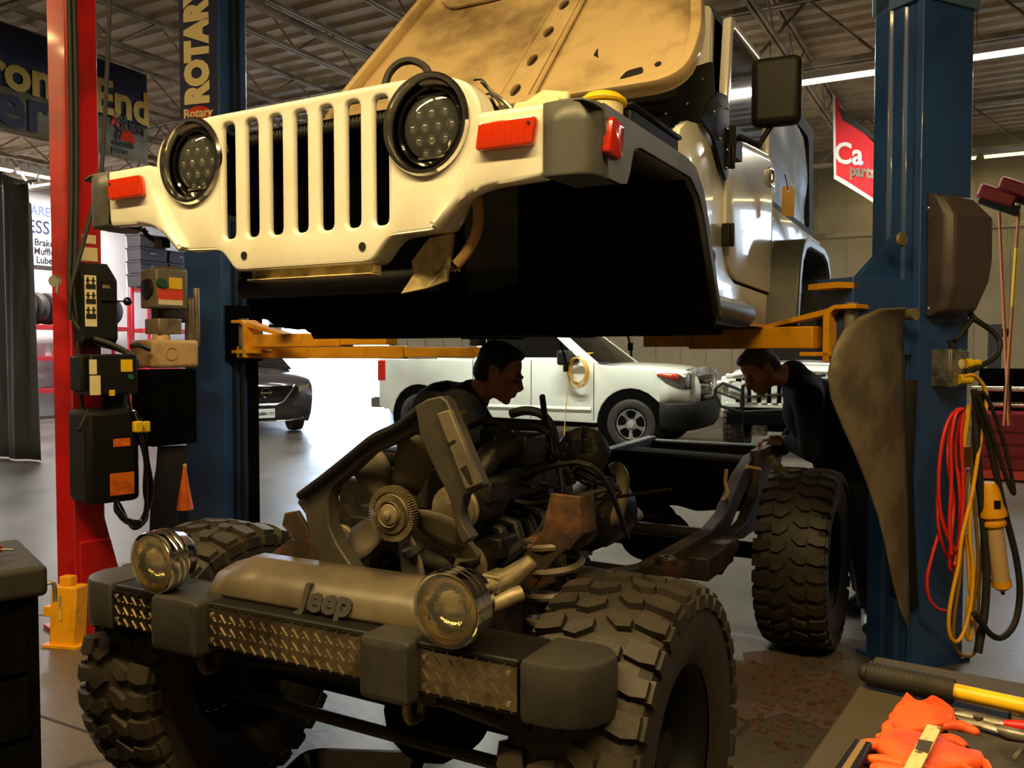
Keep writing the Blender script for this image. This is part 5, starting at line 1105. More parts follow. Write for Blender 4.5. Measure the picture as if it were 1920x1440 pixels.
MB().rings([[(.80 + .115 * sin(pi * t), .30 + (W2 - .6) * t, z) for t in [i / 10 for i in range(11)]] for z in (.72, 1.12)], False, False).build('grille', M['black_gloss'], tk_, solid=.04)
b = MB()
for z in (.80, .88, .96, 1.04): b.rings([[(.815 + .115 * sin(pi * t), .36 + (W2 - .72) * t, z + d) for t in [i / 10 for i in range(11)]] for d in (-.012, .012)], False, False)
b.build('grille_bar', M['steel'], tk_, solid=.02)
MB().rings([[(.80 + .12 * sin(pi * t) - (z - 1.09) * .3, .27 + (W2 - .54) * t, z + .03 * sin(pi * t)) for t in [i / 10 for i in range(11)]] for z in (1.09, 1.22)], False, False).build('grille_header', M['steel'], tk_, solid=.05, bev=.01)
for y in (.27, W2 - .27): MB().prism([(.76, y - .06, .70), (.88, y - .06, .70), (.87, y - .06, 1.18), (.74, y - .06, 1.2)], (0, .12, 0)).build('grille_frame', M['steel'], tk_, bev=.02)
MB().lathe([(.06, -.01), (.07, -.015), (.075, 0)], (.945, W2 / 2, .95), (-1, 0, 0), 24).lathe([(.03, -.01), (.035, -.018), (.04, 0)], (.945, W2 / 2, .95), (-1, 0, 0), 20).build('emblem', M['chrome'], tk_)
hl_ = [(.33, 1.15), (.42, 1.16), (.78, 1.15), (.80, .93), (.62, .96), (.48, 1.04)]
for y, s in ((0, 1), (W2, -1)):
    cu_ = [(.40, -.008), (.52, -.006), (.60, .004), (.70, .04), (.79, .118), (.855, .26)]; zt_l = [1.15, 1.165, 1.168, 1.16, 1.15, 1.14]; zb_l = [1.12, 1.03, .99, .95, .93, .93]
    g = [[(x, y + s * yy, b0 + (t0 - b0) * j / 3) for (x, yy), t0, b0 in zip(cu_, zt_l, zb_l)] for j in range(4)]
    h = MB().grid(g).build('headlamp', mat('headlamp_lens', S(150, 150, 146), .16, .9, bump=.9, bscale=26), tk_, smooth=60, solid=.02)
    MB().grid([[(x + .004, y + s * yy - s * .014, b0 + (t0 - b0) * q) for (x, yy), t0, b0 in list(zip(cu_, zt_l, zb_l))[:4]] for q in (.45, .95)]).build('turn_lamp', M['orange_lens'], h, solid=.012)
# wheels
tt = None
for x in (0, -3.70):
    for y, s in ((.03, 1), (W2 - .03, -1)):
        b = MB().lathe([(.235, 0), (.25, -.015), (.37, -.012), (.40, .02), (.403, .12), (.40, .22), (.37, .25), (.24, .25)], (x, y, .40), (0, s, 0), 44)
        w_ = b.build('tyre', M['tire'], tk_, smooth=50)
        rim = [circ(0, 0, .235, 40)]; hs = []
        for k in range(5):
            a = 2 * pi * k / 5 + .3
            hs.append(rpoly([(.10 * cos(a - .34), .10 * sin(a - .34)), (.195 * cos(a - .40), .195 * sin(a - .40)), (.205 * cos(a), .205 * sin(a)), (.195 * cos(a + .40), .195 * sin(a + .40)), (.10 * cos(a + .34), .10 * sin(a + .34))], .02, 2))
        r_ = MB().add(*plate2d(rim[0], hs, .04, .01), fn=lambda p, x=x, y=y, s=s: Vector((x + p.x, y + s * .01 - p.z, .40 + p.y))).lathe([(.06, -.02), (.05, -.04), (0, -.045)], (x, y + s * .01, .40), (0, s, 0), 20).build('wheel_rim', mat('silver_rim', S(196, 196, 192), .35, .6) if tt is None else tt, w_, smooth=40)
        tt = r_.data.materials[0]
        MB().disc((x, y + s * .06, .40), (0, s, 0), .235, .06, 30).build('brake', M['black_matt'], w_)
mm = MB().box((-.98, -.16, 1.38), (.16, .30, .22)).build('side_mirror', M['black'], tk_, bev=.04, seg=3)
MB().box((-.90, .0, 1.36), (.16, .10, .08)).build('mirror_arm', M['black'], mm, bev=.02)
MB().tube([(-1.0, .06, .44), (-1.0, .04, .50)], .01, 6).build('step_bracket', M['black'], tk_)
# yellow hose looped on the mirror
hf = Fr(TK.w(-.80, -.07, 1.38), 27)
random.seed(5); b = MB()
for k in range(6):
    wd, dp_ = .13 + .025 * random.random(), .36 + .10 * random.random(); cx_ = random.uniform(-.02, .02)
    b.tube([(cx_ + wd * sin(2 * pi * t / 24) + .03 * (1 - cos(2 * pi * t / 24)) * .5, -.02 - .012 * k, .0 - dp_ * (1 - cos(2 * pi * t / 24)) / 2) for t in range(24)], .009, 6, True)
b.tube(smooth_path([(-.12, -.05, -.2), (-.15, -.06, -.5), (-.18, -.06, -.8), (-.2, -.06, -1.1), (-.2, -.06, -1.3)]), .007, 6)
o = b.build('air_line', mat('tan_air_line', S(206, 160, 70), .45), smooth=80); place(o, hf); tag(o, 'tan air line looped over the door mirror of the white pickup', 'hose')
# ---- white off-road car with a grille guard, behind on the right
jo = gnd(1412, 857); JB = Fr((jo.x, jo.y, 0), 26)
jb_ = thing('parked_car', 'white off-road car with black grille guard, half hidden behind the stooping mechanic', 'car', JB)
q = lambda x, y, v=0: JB.onv(x, y, v)
b = MB().bx((-.26, .06, .62), (1.35, .10, 1.12)); b.build('radiator_core', M['black_matt'], jb_)
c0 = q(1392, 772); 
for k in range(9):
    xx = q(1396, 740).x + .135 * k; MB().bx((xx - .045, .0, .75), (xx + .035, .06, 1.10)).build('grille_slat', M['truck_white'], jb_, bev=.01) if k < 6 else None
MB().bx((-.40, .02, 1.09), (1.30, .12, 1.16)).bx((-.40, .02, .68), (1.30, .12, .76)).build('grille_surround', M['truck_white'], jb_, bev=.02)
for x in (-.12, 1.05):
    MB().lathe([(.12, 0), (.125, -.02), (.10, -.03), (.0, -.05)], (x - .1, .0, .93), (0, 1, 0), 24).build('headlamp', mat('lamp_glass', S(216, 220, 220), .1, .4, bump=.4, bscale=20) , jb_)
MB().rings([[(-.30, v, z), (.0, v, z + .06), (.5, v, z + .08), (1.0, v, z + .06), (1.25, v, z)] for v, z in ((.0, 1.13), (.3, 1.19), (.9, 1.22), (1.5, 1.25))], False, False).build('hood', M['truck_white'], jb_, solid=.04)
MB().bx((-.55, .1, .98), (-.2, 1.1, 1.06)).bx((-.50, .2, .6), (1.4, 3.2, 1.12)).build('fender', M['truck_white'], jb_, bev=.03)
b = MB(); rr = .022
P_ = lambda l: [q(x, y, -.12) for x, y in l]
b.tube(P_([(1342, 728), (1355, 718), (1390, 732), (1395, 722), (1420, 720)]) + [Vector((.95, -.12, 1.16))], rr, 8); b.tube(P_([(1340, 740), (1352, 762), (1390, 772)]), rr, 8); b.tube(P_([(1342, 728), (1340, 740)]), rr, 8)
b.tube(P_([(1393, 722), (1390, 772)]), rr * 1.2, 8); b.tube(P_([(1345, 735), (1392, 752)]), rr * .7, 8); b.tube([q(1390, 772, -.12), Vector((1.1, -.12, .72))], rr, 8)
b.tube([q(1393, 745, -.12), Vector((1.1, -.12, .95))], rr * .7, 8); b.tube([q(1393, 722, -.12), q(1393, 812, -.12)], rr, 8)
b.build('grille_guard', M['black'], jb_)
MB().bx((-.35, -.14, .46), (1.3, .1, .62)).build('front_bumper', M['black_matt'], jb_, bev=.02)
MB().tube([(-.3, .5, .38), (1.25, .5, .38)], .06, 10).build('axle', M['black_matt'], jb_)
for x in (-.30, 1.2):
    o = tm.copy(); COL.objects.link(o); o.parent = jb_; o.location = (x, .45, .42); o.scale = (.85, .95, .95); o.rotation_euler = (.3, 0, 0); o.name = 'tyre'
MB().bx((-.02, -.02, .30), (.16, .2, .44)).build('shackle_plate', M['steel'], jb_)
MB().prism([(-.3, 1.5, 1.2), (1.3, 1.5, 1.2), (1.2, 1.8, 1.75), (-.2, 1.8, 1.75)], (0, .05, 0)).build('windshield', M['glass_dark'], jb_)
# ---- dark grey crossover facing in from the bright doorway
no = gnd(499, 818); NS = Fr((no.x, no.y, 0), -30)
ns = thing('parked_car', 'dark grey crossover with numbered front plate, parked by the bright doorway', 'car', NS)
M['grey_paint'] = mat('dark_grey_car_paint', S(74, 68, 74), .22, .3, coat=.9)
rows = []
xs = [-.90, -.86, -.7, -.4, 0, .4, .7, .86, .90]
pr = [(.30, .25), (.12, .42), (.04, .62), (.02, .80), (.06, .92), (.22, 1.02), (.7, 1.10), (1.25, 1.18)]
for v, z in pr: rows.append([(x, v + .22 * abs(x / .9) ** 2.6, z - .05 * abs(x / .9) ** 3) for x in xs])
MB().grid(rows).bx((-.92, 1.0, .3), (.92, 4.3, 1.05)).build('body_shell', M['grey_paint'], ns, smooth=60, bev=.02)
MB().rings([[(-.80, 1.15, 1.14), (.80, 1.15, 1.14), (.82, 4.0, 1.1), (-.82, 4.0, 1.1)], [(-.62, 1.95, 1.62), (.62, 1.95, 1.62), (.62, 3.6, 1.66), (-.62, 3.6, 1.66)]]).build('cabin', M['glass_dark'], ns, bev=.03)
MB().bx((-.62, 1.95, 1.60), (.62, 3.7, 1.70)).build('roof', M['grey_paint'], ns, bev=.03)
MB().add(*plate2d(rpoly([(-.42, .50), (.42, .50), (.60, .72), (.58, .88), (-.58, .88), (-.60, .72)], .05), [], .03, .01), fn=FRONT(.03)).build('grille', M['black_gloss'], ns)
MB().tube([(-.52, -.0, .88), (-.30, -.0, .60), (-.18, -.0, .55), (.18, -.0, .55), (.30, -.0, .60), (.52, -.0, .88)], .022, 8).build('chrome_trim', M['chrome'], ns)
e_ = MB().lathe([(.072, 0), (.08, -.014), (.09, 0)], (0, -.03, .76), (0, 1, 0), 28).box((0, -.04, .76), (.20, .012, .032)).build('emblem', M['chrome'], ns)
for s in (-1, 1):
    MB().prism([(s * .56, .05, .86), (s * .84, .26, .90), (s * .82, .24, .80), (s * .60, .07, .76)], (0, -.03, .0)).build('headlamp', M['chrome'], ns)
    MB().lathe([(.2, 0), (.33, -.01), (.34, .1), (.33, .2)], (s * .86, .95, .34), (s * -1, 0, 0), 28).build('tyre', M['tire'], ns)
    MB().prism([(s * .55, .05, .40), (s * .8, .2, .46), (s * .8, .2, .34), (s * .58, .06, .32)], (0, -.02, 0)).build('fog_recess', M['black'], ns)
MB().tube([(-.7, .12, .30), (-.4, .02, .26), (.4, .02, .26), (.7, .12, .30)], .012, 6).build('lower_trim', M['chrome'], ns)
lpz = .40; pl_ = MB().bx((-.155, -.005, lpz - .08), (.155, .01, lpz + .08)).build('number_plate', mat('plate_white', S(214, 218, 222), .5), ns)
vs, fs = text2d('ASBK·171', .072, .004, .002)
MB().add([(v.x, -.009 - v.z, lpz - .008 + v.y) for v in vs], fs).build('plate_number', M['ink'], pl_, smooth=0)
# ---- things along the left wall: tyre racks, crates, banners, curtain
M['red_rack'] = mat('red_rack_paint', S(196, 44, 52), .45)
def rack(name, label, u0, u1, v, shelves, d=.6, h=2.6, grp=None, m='red_rack'):
    # runs along the left wall: length along v axis of the hall
    fr = Fr(RM.w(u0, v, 0), 29); t = thing(name, label, 'rack', fr, grp)
    for i, y in enumerate((0, u1)):
        for x in (0, d): MB().bx((x - .03, y - .03, 0), (x + .03, y + .03, h)).build('post', M[m], t)
    for z in shelves: MB().bx((-.02, 0, z - .05), (d + .02, u1, z + .05)).build('shelf', M[m], t, bev=.004)
    return t, fr
t, rf = rack('storage_rack', 'red steel tyre rack seen between the black curtain and the red post', -18.6, 3.1, 10.4, (.62, 1.33, 2.02))
wall_tyre = MB().lathe([(.2, -.10), (.33, -.11), (.355, -.06), (.355, .06), (.33, .11), (.2, .10)], (0, 0, 0), (0, 1, 0), 30)
wt0 = None; LT = 'black tyre standing on the red rack beyond the curtain'
for k in range(9):
    fr = Fr(rf.w(.30, .36 + .30 * k, 2.08 + .355), 29)
    if wt0 is None: o = wt0 = wall_tyre.build('spare_tyre', M['tire'], smooth=50)
    else: o = wt0.copy(); COL.objects.link(o)
    place(o, fr); o.rotation_euler.z += .28; tag(o, LT, 'tyre', 'tyres on the red rack')
M['pale_box'] = mat('pale_carton', S(196, 200, 212), .6); M['blue_box'] = mat('blue_carton', S(92, 112, 170), .6)
for k, (y, z, w_, h_, m, lb) in enumerate(((.5, .67, .4, .42, 'pale_box', 'pale carton on the low shelf of the red tyre rack'), (1.2, 1.38, .3, .28, 'pale_box', 'small pale carton on the middle shelf of the red tyre rack'), (1.75, 1.38, .34, .36, 'blue_box', 'bluish carton on the middle shelf of the red tyre rack'), (1.5, .67, .5, .36, 'pale_box', 'wide pale carton on the low shelf of the red tyre rack'))):
    fr = Fr(rf.w(.32, y, z + .006), 29); t = thing('carton', lb, 'box', fr)
    MB().bx((-.2, -w_ / 2, 0), (.2, w_ / 2, h_)).build('box', M[m], t, bev=.008); MB().bx((.2, -.03, 0), (.203, .03, h_)).build('tape', M['tan_dirty'], t)
t, rf2 = rack('storage_rack', 'red steel rack holding dark crates behind the grey control box', -18.4, 3.3, 13.9, (1.05, 2.0, 3.0), h=3.1)
M['crate'] = mat('dark_crate_plastic', S(40, 37, 40), .5)
cr0 = None
for y, n, lab in ((.20, 4, ''), (1.05, 3, '')):
    for k in range(n):
        fr = Fr(rf2.w(.32, y, 3.056 + .32 * k), 29)
        if cr0 is None:
            cr0 = t = thing('storage_crate', '', 'crate', fr)
            MB().rings([[(x * q_, y_ * q_, z) for x, y_ in ((-.25, -.39), (.25, -.39), (.25, .39), (-.25, .39))] for z, q_ in ((.005, .95), (.29, 1.0))]).build('bin', M['crate'], t, bev=.01)
            MB().bx((-.27, -.41, .275), (.27, .41, .31)).build('rim', M['crate'], t)
            MB().bx((.245, -.08, .16), (.262, .08, .2)).build('handle', M['steel'], t)
        else: t = dup(cr0); place(t, fr)
        pos = ('bottom crate', 'second crate up', 'third crate up', 'topmost crate')[k] if n == 4 else ('bottom crate', 'middle crate', 'topmost crate')[k]
        t['label'] = 'dark %s of the %s stack on the high red rack' % (pos, 'nearer' if n == 4 else 'farther'); t['group'] = 'dark crates on the red rack'
for y, r_, h_, m, lb in ((.5, .17, .55, 'blue_box', 'blue patterned drum on the middle shelf of the crate rack'), (1.0, .13, .35, 'black', 'black canister on the middle shelf of the crate rack')):
    fr = Fr(rf2.w(.3, y, 2.056), 29); t = thing('drum', lb, 'drum', fr); MB().lathe([(0, 0), (r_, 0), (r_, h_ * .9), (r_ * .8, h_), (0, h_)], (0, 0, 0), (0, 0, 1), 20).build('shell', M[m], t); MB().disc((0, 0, h_), (0, 0, 1), r_ * .3, .04, 12).build('bung', M['steel'], t)
# white service cabinet between the posts
cf_ = Fr(RM.w(-17.9, 18.25, 0), 29); t = thing('cabinet', 'white metal cabinet with a small red diamond sign by the left wall', 'cabinet', cf_)
MB().bx((-.4, -.9, 0), (.4, .9, 2.1)).build('case', M['wall_white'], t, bev=.01); MB().bx((.4, -.88, .1), (.415, -.01, 2.0)).build('door', M['wall_white'], t); MB().bx((.4, .01, .1), (.415, .88, 2.0)).build('door', M['wall_white'], t)
MB().box((.42, -.5, 1.55), (.006, .14, .14), rx=45).build('sign', M['red_lens'], t)
# curtain of dark tarpaulin
cv0, cv1 = gnd(-70, 868), gnd(66, 866)
ct0 = Fr((cv1.x, cv1.y, 0), 29)
cu = thing('tarp_curtain', 'dark grey tarpaulin curtain hanging at the far left', 'curtain', ct0)
rows = []
zt = lambda t: at(85 - 160 * t, 345 - 62 * t, cv1.y).z
for j in range(15):
    rows.append([(-1.25 * t + .12 * (1 - j / 14) * (1 if t < .1 else .3), .05 * sin(t * 13) + .012 * sin(t * 37 + j * .15), .02 + (zt(t) - .02) * j / 14 - (.25 * (t < .06) * (j == 14))) for t in [i / 50 for i in range(51)]])
MB().grid(rows).build('tarp', mat('dark_tarpaulin', S(98, 102, 106), .4, col2=S(140, 148, 152), scale=3, thr=(.5, .8), bump=.4, bscale=5, stretch=(1, 1, .3)), cu, smooth=80, solid=.006)
MB().tube([(-1.4, 0, zt(0) + .03), (.2, 0, zt(0) + .03)], .02, 8).build('rail', M['steel'], cu)
# banner hung along the hall
B0, B1 = at(-60, 66, 9.7), at(275, 140, 12.0); bd = (B1 - B0); bl = Vector((bd.x, bd.y, 0)).length
bf = Fr((B0.x, B0.y, 0), math.degrees(math.atan2(-bd.y, bd.x)))
bn = thing('hanging_banner', 'long dark blue and grey cloth banner with gold lettering behind the red post', 'banner', bf)
bq = lambda x, y: bf.onv(x, y, 0)
z1_, zb_ = bq(200, 125).z, bq(250, 302).z; mid = bq(220, 222).z
M['ban_blue'] = mat('banner_blue', S(26, 32, 66), .7); M['ban_grey'] = mat('banner_grey', S(112, 108, 96), .75, col2=S(94, 92, 88), scale=3); M['gold'] = mat('banner_gold', S(190, 158, 74), .6)
pw_ = 3; rows = []
wv = lambda x: .02 * sin(x * 5)
def bgrid(z0, z1): return [[(bl * i / 30, wv(bl * i / 30), z) for i in range(31)] for z in (z0, z1)]
MB().grid(bgrid(mid - .02, 5.3)).build('upper_cloth', M['ban_blue'], bn, solid=.004); MB().grid(bgrid(zb_, mid)).build('lower_cloth', M['ban_grey'], bn, solid=.004)
def btext(s, px, py, hpx, m, bold=.01, sx=1.0, al='CENTER', dv=-.02):
    c = bq(px, py); h = abs(bq(px, py - hpx / 2).z - bq(px, py + hpx / 2).z)
    vs, fs = text2d(s, h / .52, .006, bold, sx=sx, align=al)
    return MB().add([(c.x + v.x, wv(c.x + v.x) + dv - v.z, c.z + v.y) for v in vs], fs).build('lettering', m, bn, smooth=0)
btext('Front', 30, 140, 48, M['gold'], .02, 1.0); btext('End', 228, 195, 44, M['gold'], .02, 1.0)
btext('Serv', 40, 204, 62, M['ban_blue'], .02, 1.0)
btext('CAR', 222, 222, 9, M['ink'], .006); btext('QUEST', 242, 242, 12, M['ink'], .006)
for (xa, ya), (xb, yb), m in (((205, 232), (222, 218), 'red_lens'), ((222, 262), (250, 247), 'red_lens'), ((212, 258), (222, 244), 'ban_blue')):
    a, c = bq(xa, ya), bq(xb, yb); MB().prism([(a.x, wv(a.x) - .018, a.z), (c.x, wv(c.x) - .018, a.z), (c.x - .05, wv(c.x) - .018, c.z), (a.x + .05, wv(a.x) - .018, c.z)], (0, .004, 0)).build('emblem_shape', M[m], bn)
btext('chassis', 228, 270, 9, M['ink'], .004); btext('parts', 222, 282, 9, M['ink'], .004)
for x in (.1, bl - .1): MB().tube([(x, 0, 5.28), (x, 0, ZC - .55)], .006, 5).build('cord', M['steel'], bn)
# white wall poster with blue lettering
pf_ = Fr(RM.w(-18.93, 11.55, 0), -61)
po = thing('wall_poster', 'white poster with dark blue lettering on the wall left of the red post', 'poster', pf_)
zq = at(85, 500, 19.9).z; zq2 = at(85, 385, 19.9).z
MB().bx((-1.3, -.02, zq), (1.3, .0, zq2)).build('sheet', mat('poster_white', S(232, 226, 226), .6), po)
for s_, dx, dz, h_, m in (('EXPRESS', -.12, .60, .42, 'ban_blue'), ('CARE', .28, .86, .30, 'blue_box'), ('• Brakes', .42, .36, .22, 'ink'), ('• Mufflers', .46, .22, .22, 'ink'), ('• Lube', .38, .08, .22, 'ink'), ('wash', -.52, .36, .2, 'ink'), ('oil', -.5, .22, .2, 'ink'), ('details', -.5, .08, .2, 'ink')):
    vs, fs = text2d(s_, h_, .004, .006)
    MB().add([(dx + v.x * .9, -.024 - v.z, zq + (zq2 - zq) * dz + v.y) for v in vs], fs).build('lettering', M[m], po, smooth=0)
# red flag hung on the right
F0, F1 = at(1564, 178, 13.0), at(1640, 262, 12.4); fd = F1 - F0
ff = Fr((F0.x, F0.y, 0), math.degrees(math.atan2(-fd.y, fd.x))); fq = lambda x, y: ff.onv(x, y, 0)
fl = thing('hanging_flag', 'red pennant banner with white lettering hanging left of the near blue post', 'banner', ff)
MB().prism([fq(1564, 175), fq(1576, 205), fq(1650, 280), fq(1650, 385), fq(1618, 362), fq(1590, 345), fq(1565, 330)], (0, .008, 0)).build('cloth', mat('flag_red', S(206, 24, 36), .7), fl)
MB().prism([fq(1562, 175), fq(1566, 180), fq(1568, 328), fq(1590, 341), fq(1650, 380), fq(1650, 388), fq(1616, 366), fq(1564, 335)], (0, -.006, 0)).build('white_edge', M['wall_white'], fl)
MB().prism([fq(1572, 200), fq(1580, 225), fq(1650, 268), fq(1650, 262)], (0, -.008, 0)).build('dark_fold', M['ink'], fl)
for s_, x, y, h_, m, k in (('Ca', 1592, 290, 34, 'wall_white', 1), ('parts', 1618, 322, 18, 'joist', .9)):
    c = fq(x, y); h = h_ * 12.8 / 1600; vs, fs = text2d(s_, h / .62, .006, .01); MB().add([(c.x + v.x * k, -.012 - v.z, c.z + v.y - v.x * .25) for v in vs], fs).build('lettering', M[m], fl, smooth=0)
# ---- right background: tool cabinet, rails, pillar, brushes
tc0 = gnd(1850, 900); tcf = Fr((tc0.x, tc0.y, 0), 29)
tc = thing('tool_cabinet', 'dark red tool cabinet low against the right edge, under chrome rails', 'tool cabinet', tcf)
zt_ = tcf.onv(1880, 775, 0).z
cabm = mat('maroon_paint', S(128, 22, 34), .4)
MB().bx((-.1, 0, .10), (2.2, .6, zt_)).build('case', cabm, tc, bev=.01)
for k in range(4): MB().bx((-.06, -.015, .14 + k * (zt_ - .2) / 4), (2.15, 0, .10 + (k + 1) * (zt_ - .2) / 4)).build('drawer', cabm, tc, bev=.004)
MB().bx((-.12, -.02, .02), (2.2, .6, .12)).build('base_rail', M['red_lens'], tc)
MB().bx((-.1, .5, zt_), (2.2, .6, zt_ + .5)).build('back_panel', M['black_matt'], tc)
for y in (728, 757): MB().tube([tcf.onv(1822, y, .1), tcf.onv(1822, y, .1) + Vector((2.3, 0, 0))], .03, 10).build('chrome_rail', M['chrome'], tc)
for k in range(5): MB().bx((.15 + .4 * k, .06, zt_), (.23 + .4 * k, .16, tcf.onv(1850, 722, .1).z)).build('rail_stop', M['black'], tc)
pf2 = Fr((tcf.w(.1, .9, 0)), 29); z_ = at(1865, 607, pf2.o.y).z
xx0 = pf2.onv(1851, 650, 0).x; xx1 = pf2.onv(1878, 650, 0).x
t = thing('machine_column', 'dark grey upright machine column behind the tool cabinet', 'machine', pf2)
MB().bx((xx0, 0, 0), (xx1, .2, z_)).build('column', mat('machine_grey', S(70, 64, 70), .5), t, bev=.006); MB().bx((xx1, .02, z_ - .16), (xx1 + .1, .1, z_ - .06)).build('handwheel', M['black'], t); MB().bx((xx0 - .05, -.05, 0), (xx1 + 1.2, .4, .9)).build('bed', M['black_matt'], t)
def brush(label, a, c, col):
    f0 = Fr((c.x, c.y, c.z), 29); t = thing('wash_brush', label, 'brush', f0, 'long brushes by the tool cabinet'); d = a - c
    D = lambda p: f0.d(Vector(p))
    MB().tube([(0, 0, 0), D(d * .97)], .016, 8).build('pole', M['wood'], t)
    MB().box(D(d), (.42, .12, .10), ry=25).build('head', M['black'], t, bev=.01); MB().box(D(d) + Vector((-.02, 0, .10)), (.40, .14, .16), ry=25).build('bristles', cabm, t, bev=.03)
    if col: MB().tube([D(d * .52), D(d * .78)], .019, 8).build('grip_sleeve', M['label_y'], t)
M['wood'] = mat('orange_wood_pole', S(186, 112, 66), .45)
Yb = tcf.w(0, -.15, 0).y
brush('long handled wash brush with a red head and bare wooden pole', at(1873, 385, Yb - .1), at(1892, 798, Yb - .3), False)
brush('long handled wash brush with a yellow sleeve on its pole', at(1912, 372, Yb - .15), at(1883, 798, Yb - .35), True)
# shelf with jugs against the back wall, seen over the pickup hood
sf = Fr(RM.w(-3.8, 18.5, 0), 29); t = thing('shelf_unit', 'white shelf unit at the back wall seen over the pickup hood', 'shelf', sf)
MB().bx((-.6, 0, 0), (3.0, .6, 1.55)).build('case', M['wall_white'], t)
MB().bx((-.65, -.03, 1.55), (3.05, .62, 1.6)).build('top', M['steel'], t)
for k, (x, m, h_, lb) in enumerate(((-.3, 'label_w', .42, 'cream jug at the left end of the white shelf unit'), (.05, 'ban_blue', .55, 'dark blue drum with pale cap on the white shelf unit'), (.5, 'wall_white', .38, 'white jug near the middle of the white shelf unit'), (1.1, 'tan_dirty', .3, 'brown tub toward the right of the white shelf unit'), (1.7, 'label_w', .45, 'tall cream jug at the right of the white shelf unit'))):
    f3 = Fr(sf.w(x, .25, 1.6), 29); j = thing('jug', lb, 'jug', f3); MB().lathe([(0, 0), (.14, 0), (.15, h_ * .7), (.06, h_ * .9), (.05, h_)], (0, 0, 0), (0, 0, 1), 16).build('bottle', M[m], j); MB().disc((0, 0, h_), (0, 0, 1), .055, .05, 12).build('cap', M['label_w'] if k == 1 else M['black'], j)
# ================================================================ foreground: bench with tools, cart, drain pan, grit
BZ_ = .80
bc, bb_ = gnd(1612, 1282, BZ_), gnd(1500, 1440, BZ_); dv_ = (bc - bb_); f1 = gnd(1635, 1228, BZ_)
byaw = math.degrees(math.atan2(dv_.x, dv_.y))
BF = Fr((bb_.x, bb_.y, 0), 20)
M['bench'] = mat('worn_bench_mat', S(64, 56, 44), .7, col2=S(48, 42, 34), scale=5, thr=(.4, .7), bump=.2, bscale=40, stretch=(1, .25, 1))
bt = thing('workbench', 'worn brown workbench top at the lower right corner, covered with tools', 'workbench', BF)
cor = [BF.loc(gnd(x, y, BZ_)) for x, y in ((1500, 1442), (1600, 1300), (1640, 1229))]
q1 = cor[2] + Vector((1.3, .0, 0)); q0 = cor[0] + Vector((-.12, -.3, 0))
e1 = BF.loc(gnd(1930, 1282, BZ_)); ex = cor[2] + (e1 - cor[2]) * 2
MB().prism([(q0.x, q0.y, BZ_ - .05), (cor[0].x, cor[0].y, BZ_ - .05), (cor[1].x, cor[1].y, BZ_ - .05), (cor[2].x, cor[2].y, BZ_ - .05), (ex.x, ex.y, BZ_ - .05), (ex.x, q0.y, BZ_ - .05)], (0, 0, .05)).build('top', M['bench'], bt, bev=.006)
MB().bx((cor[1].x + .16, cor[0].y - .25, 0), (ex.x - .06, cor[2].y - .45, BZ_ - .05)).build('cabinet', M['black_matt'], bt)
for x, y in ((cor[1].x + .1, cor[0].y - .2), (cor[2].x + .1, cor[2].y - .12)): MB().bx((x - .025, y - .025, 0), (x + .025, y + .025, BZ_ - .05)).build('leg', M['steel'], bt)
def on(x, y, z=0): return gnd(x, y, BZ_ + z)
def lay(name, label, cat, px, py, grp=None, yaw=0, z=.001):
    p = on(px, py, z); return thing(name, label, cat, Fr(p, yaw), grp), p
# sledge hammer handle lying along the far edge
a, c, e = on(1626, 1262, .027), on(1789, 1296, .027), on(1990, 1340, .031)
t = thing('hammer', 'black rubber grip and yellow shaft of a long hammer at the back of the bench', 'hammer', Fr(a, 0))
d = c - a; n_ = 40; pts = [d * (i / n_) for i in range(n_ + 1)]
MB().tube(pts, [.018 if i == 0 else .0225 + .0016 * (i % 2) for i in range(n_ + 1)], 14).build('grip', M['rubber'], t)
MB().tube([d * .99, e - a], .0145, 14).build('shaft', mat('yellow_shaft', S(240, 190, 20), .4, col2=S(180, 130, 20), scale=12, thr=(.55, .75)), t)
MB().box((e - a) * 1.02, (.07, .14, .06), rz=-13).build('head', M['steel'], t, bev=.01)
MB().ball((0, 0, 0), .018, 8).build('end_cap', M['rubber'], t)
# orange gloves: palm pad, cuff and five fingers traced flat on the bench, with thickness
M['glove'] = mat('orange_glove', S(244, 98, 34), .6, col2=S(214, 74, 28), scale=14, bump=.35, bscale=45)
def glove(label, outline, ridges, z0, th, cuff=None):
    c0 = on(*outline[0], z0); fr = Fr((c0.x, c0.y, BZ_ + z0), 0); t = thing('work_glove', label, 'glove', fr, 'orange work gloves')
    pl = [on(x, y, z0) - fr.o for x, y in outline]; cen = sum(pl, Vector()) / len(pl)
    b = MB(); b.prism([(p.x, p.y, 0) for p in pl], (0, 0, th)); o = b.build('palm', M['glove'], t); fuse(o, .0035, 8)
    for k, (path, r) in enumerate(ridges):
        pp = smooth_path([on(x, y, z0 + th * .5) - fr.o for x, y in path], 4); fuse(MB().tube(pp, [r * (.8 + .2 * sin(pi * i / (len(pp) - 1))) for i in range(len(pp))], 10).ball(pp[0], r * .8, 6).ball(pp[-1], r * .8, 6).build('finger' if k < 5 else 'wrinkle', M['glove'], t), .003, 3)
    if cuff: MB().tube([on(x, y, z0 + th * .6) - fr.o for x, y in cuff], .007, 8, True).build('cuff', M['glove'], t)
    return t
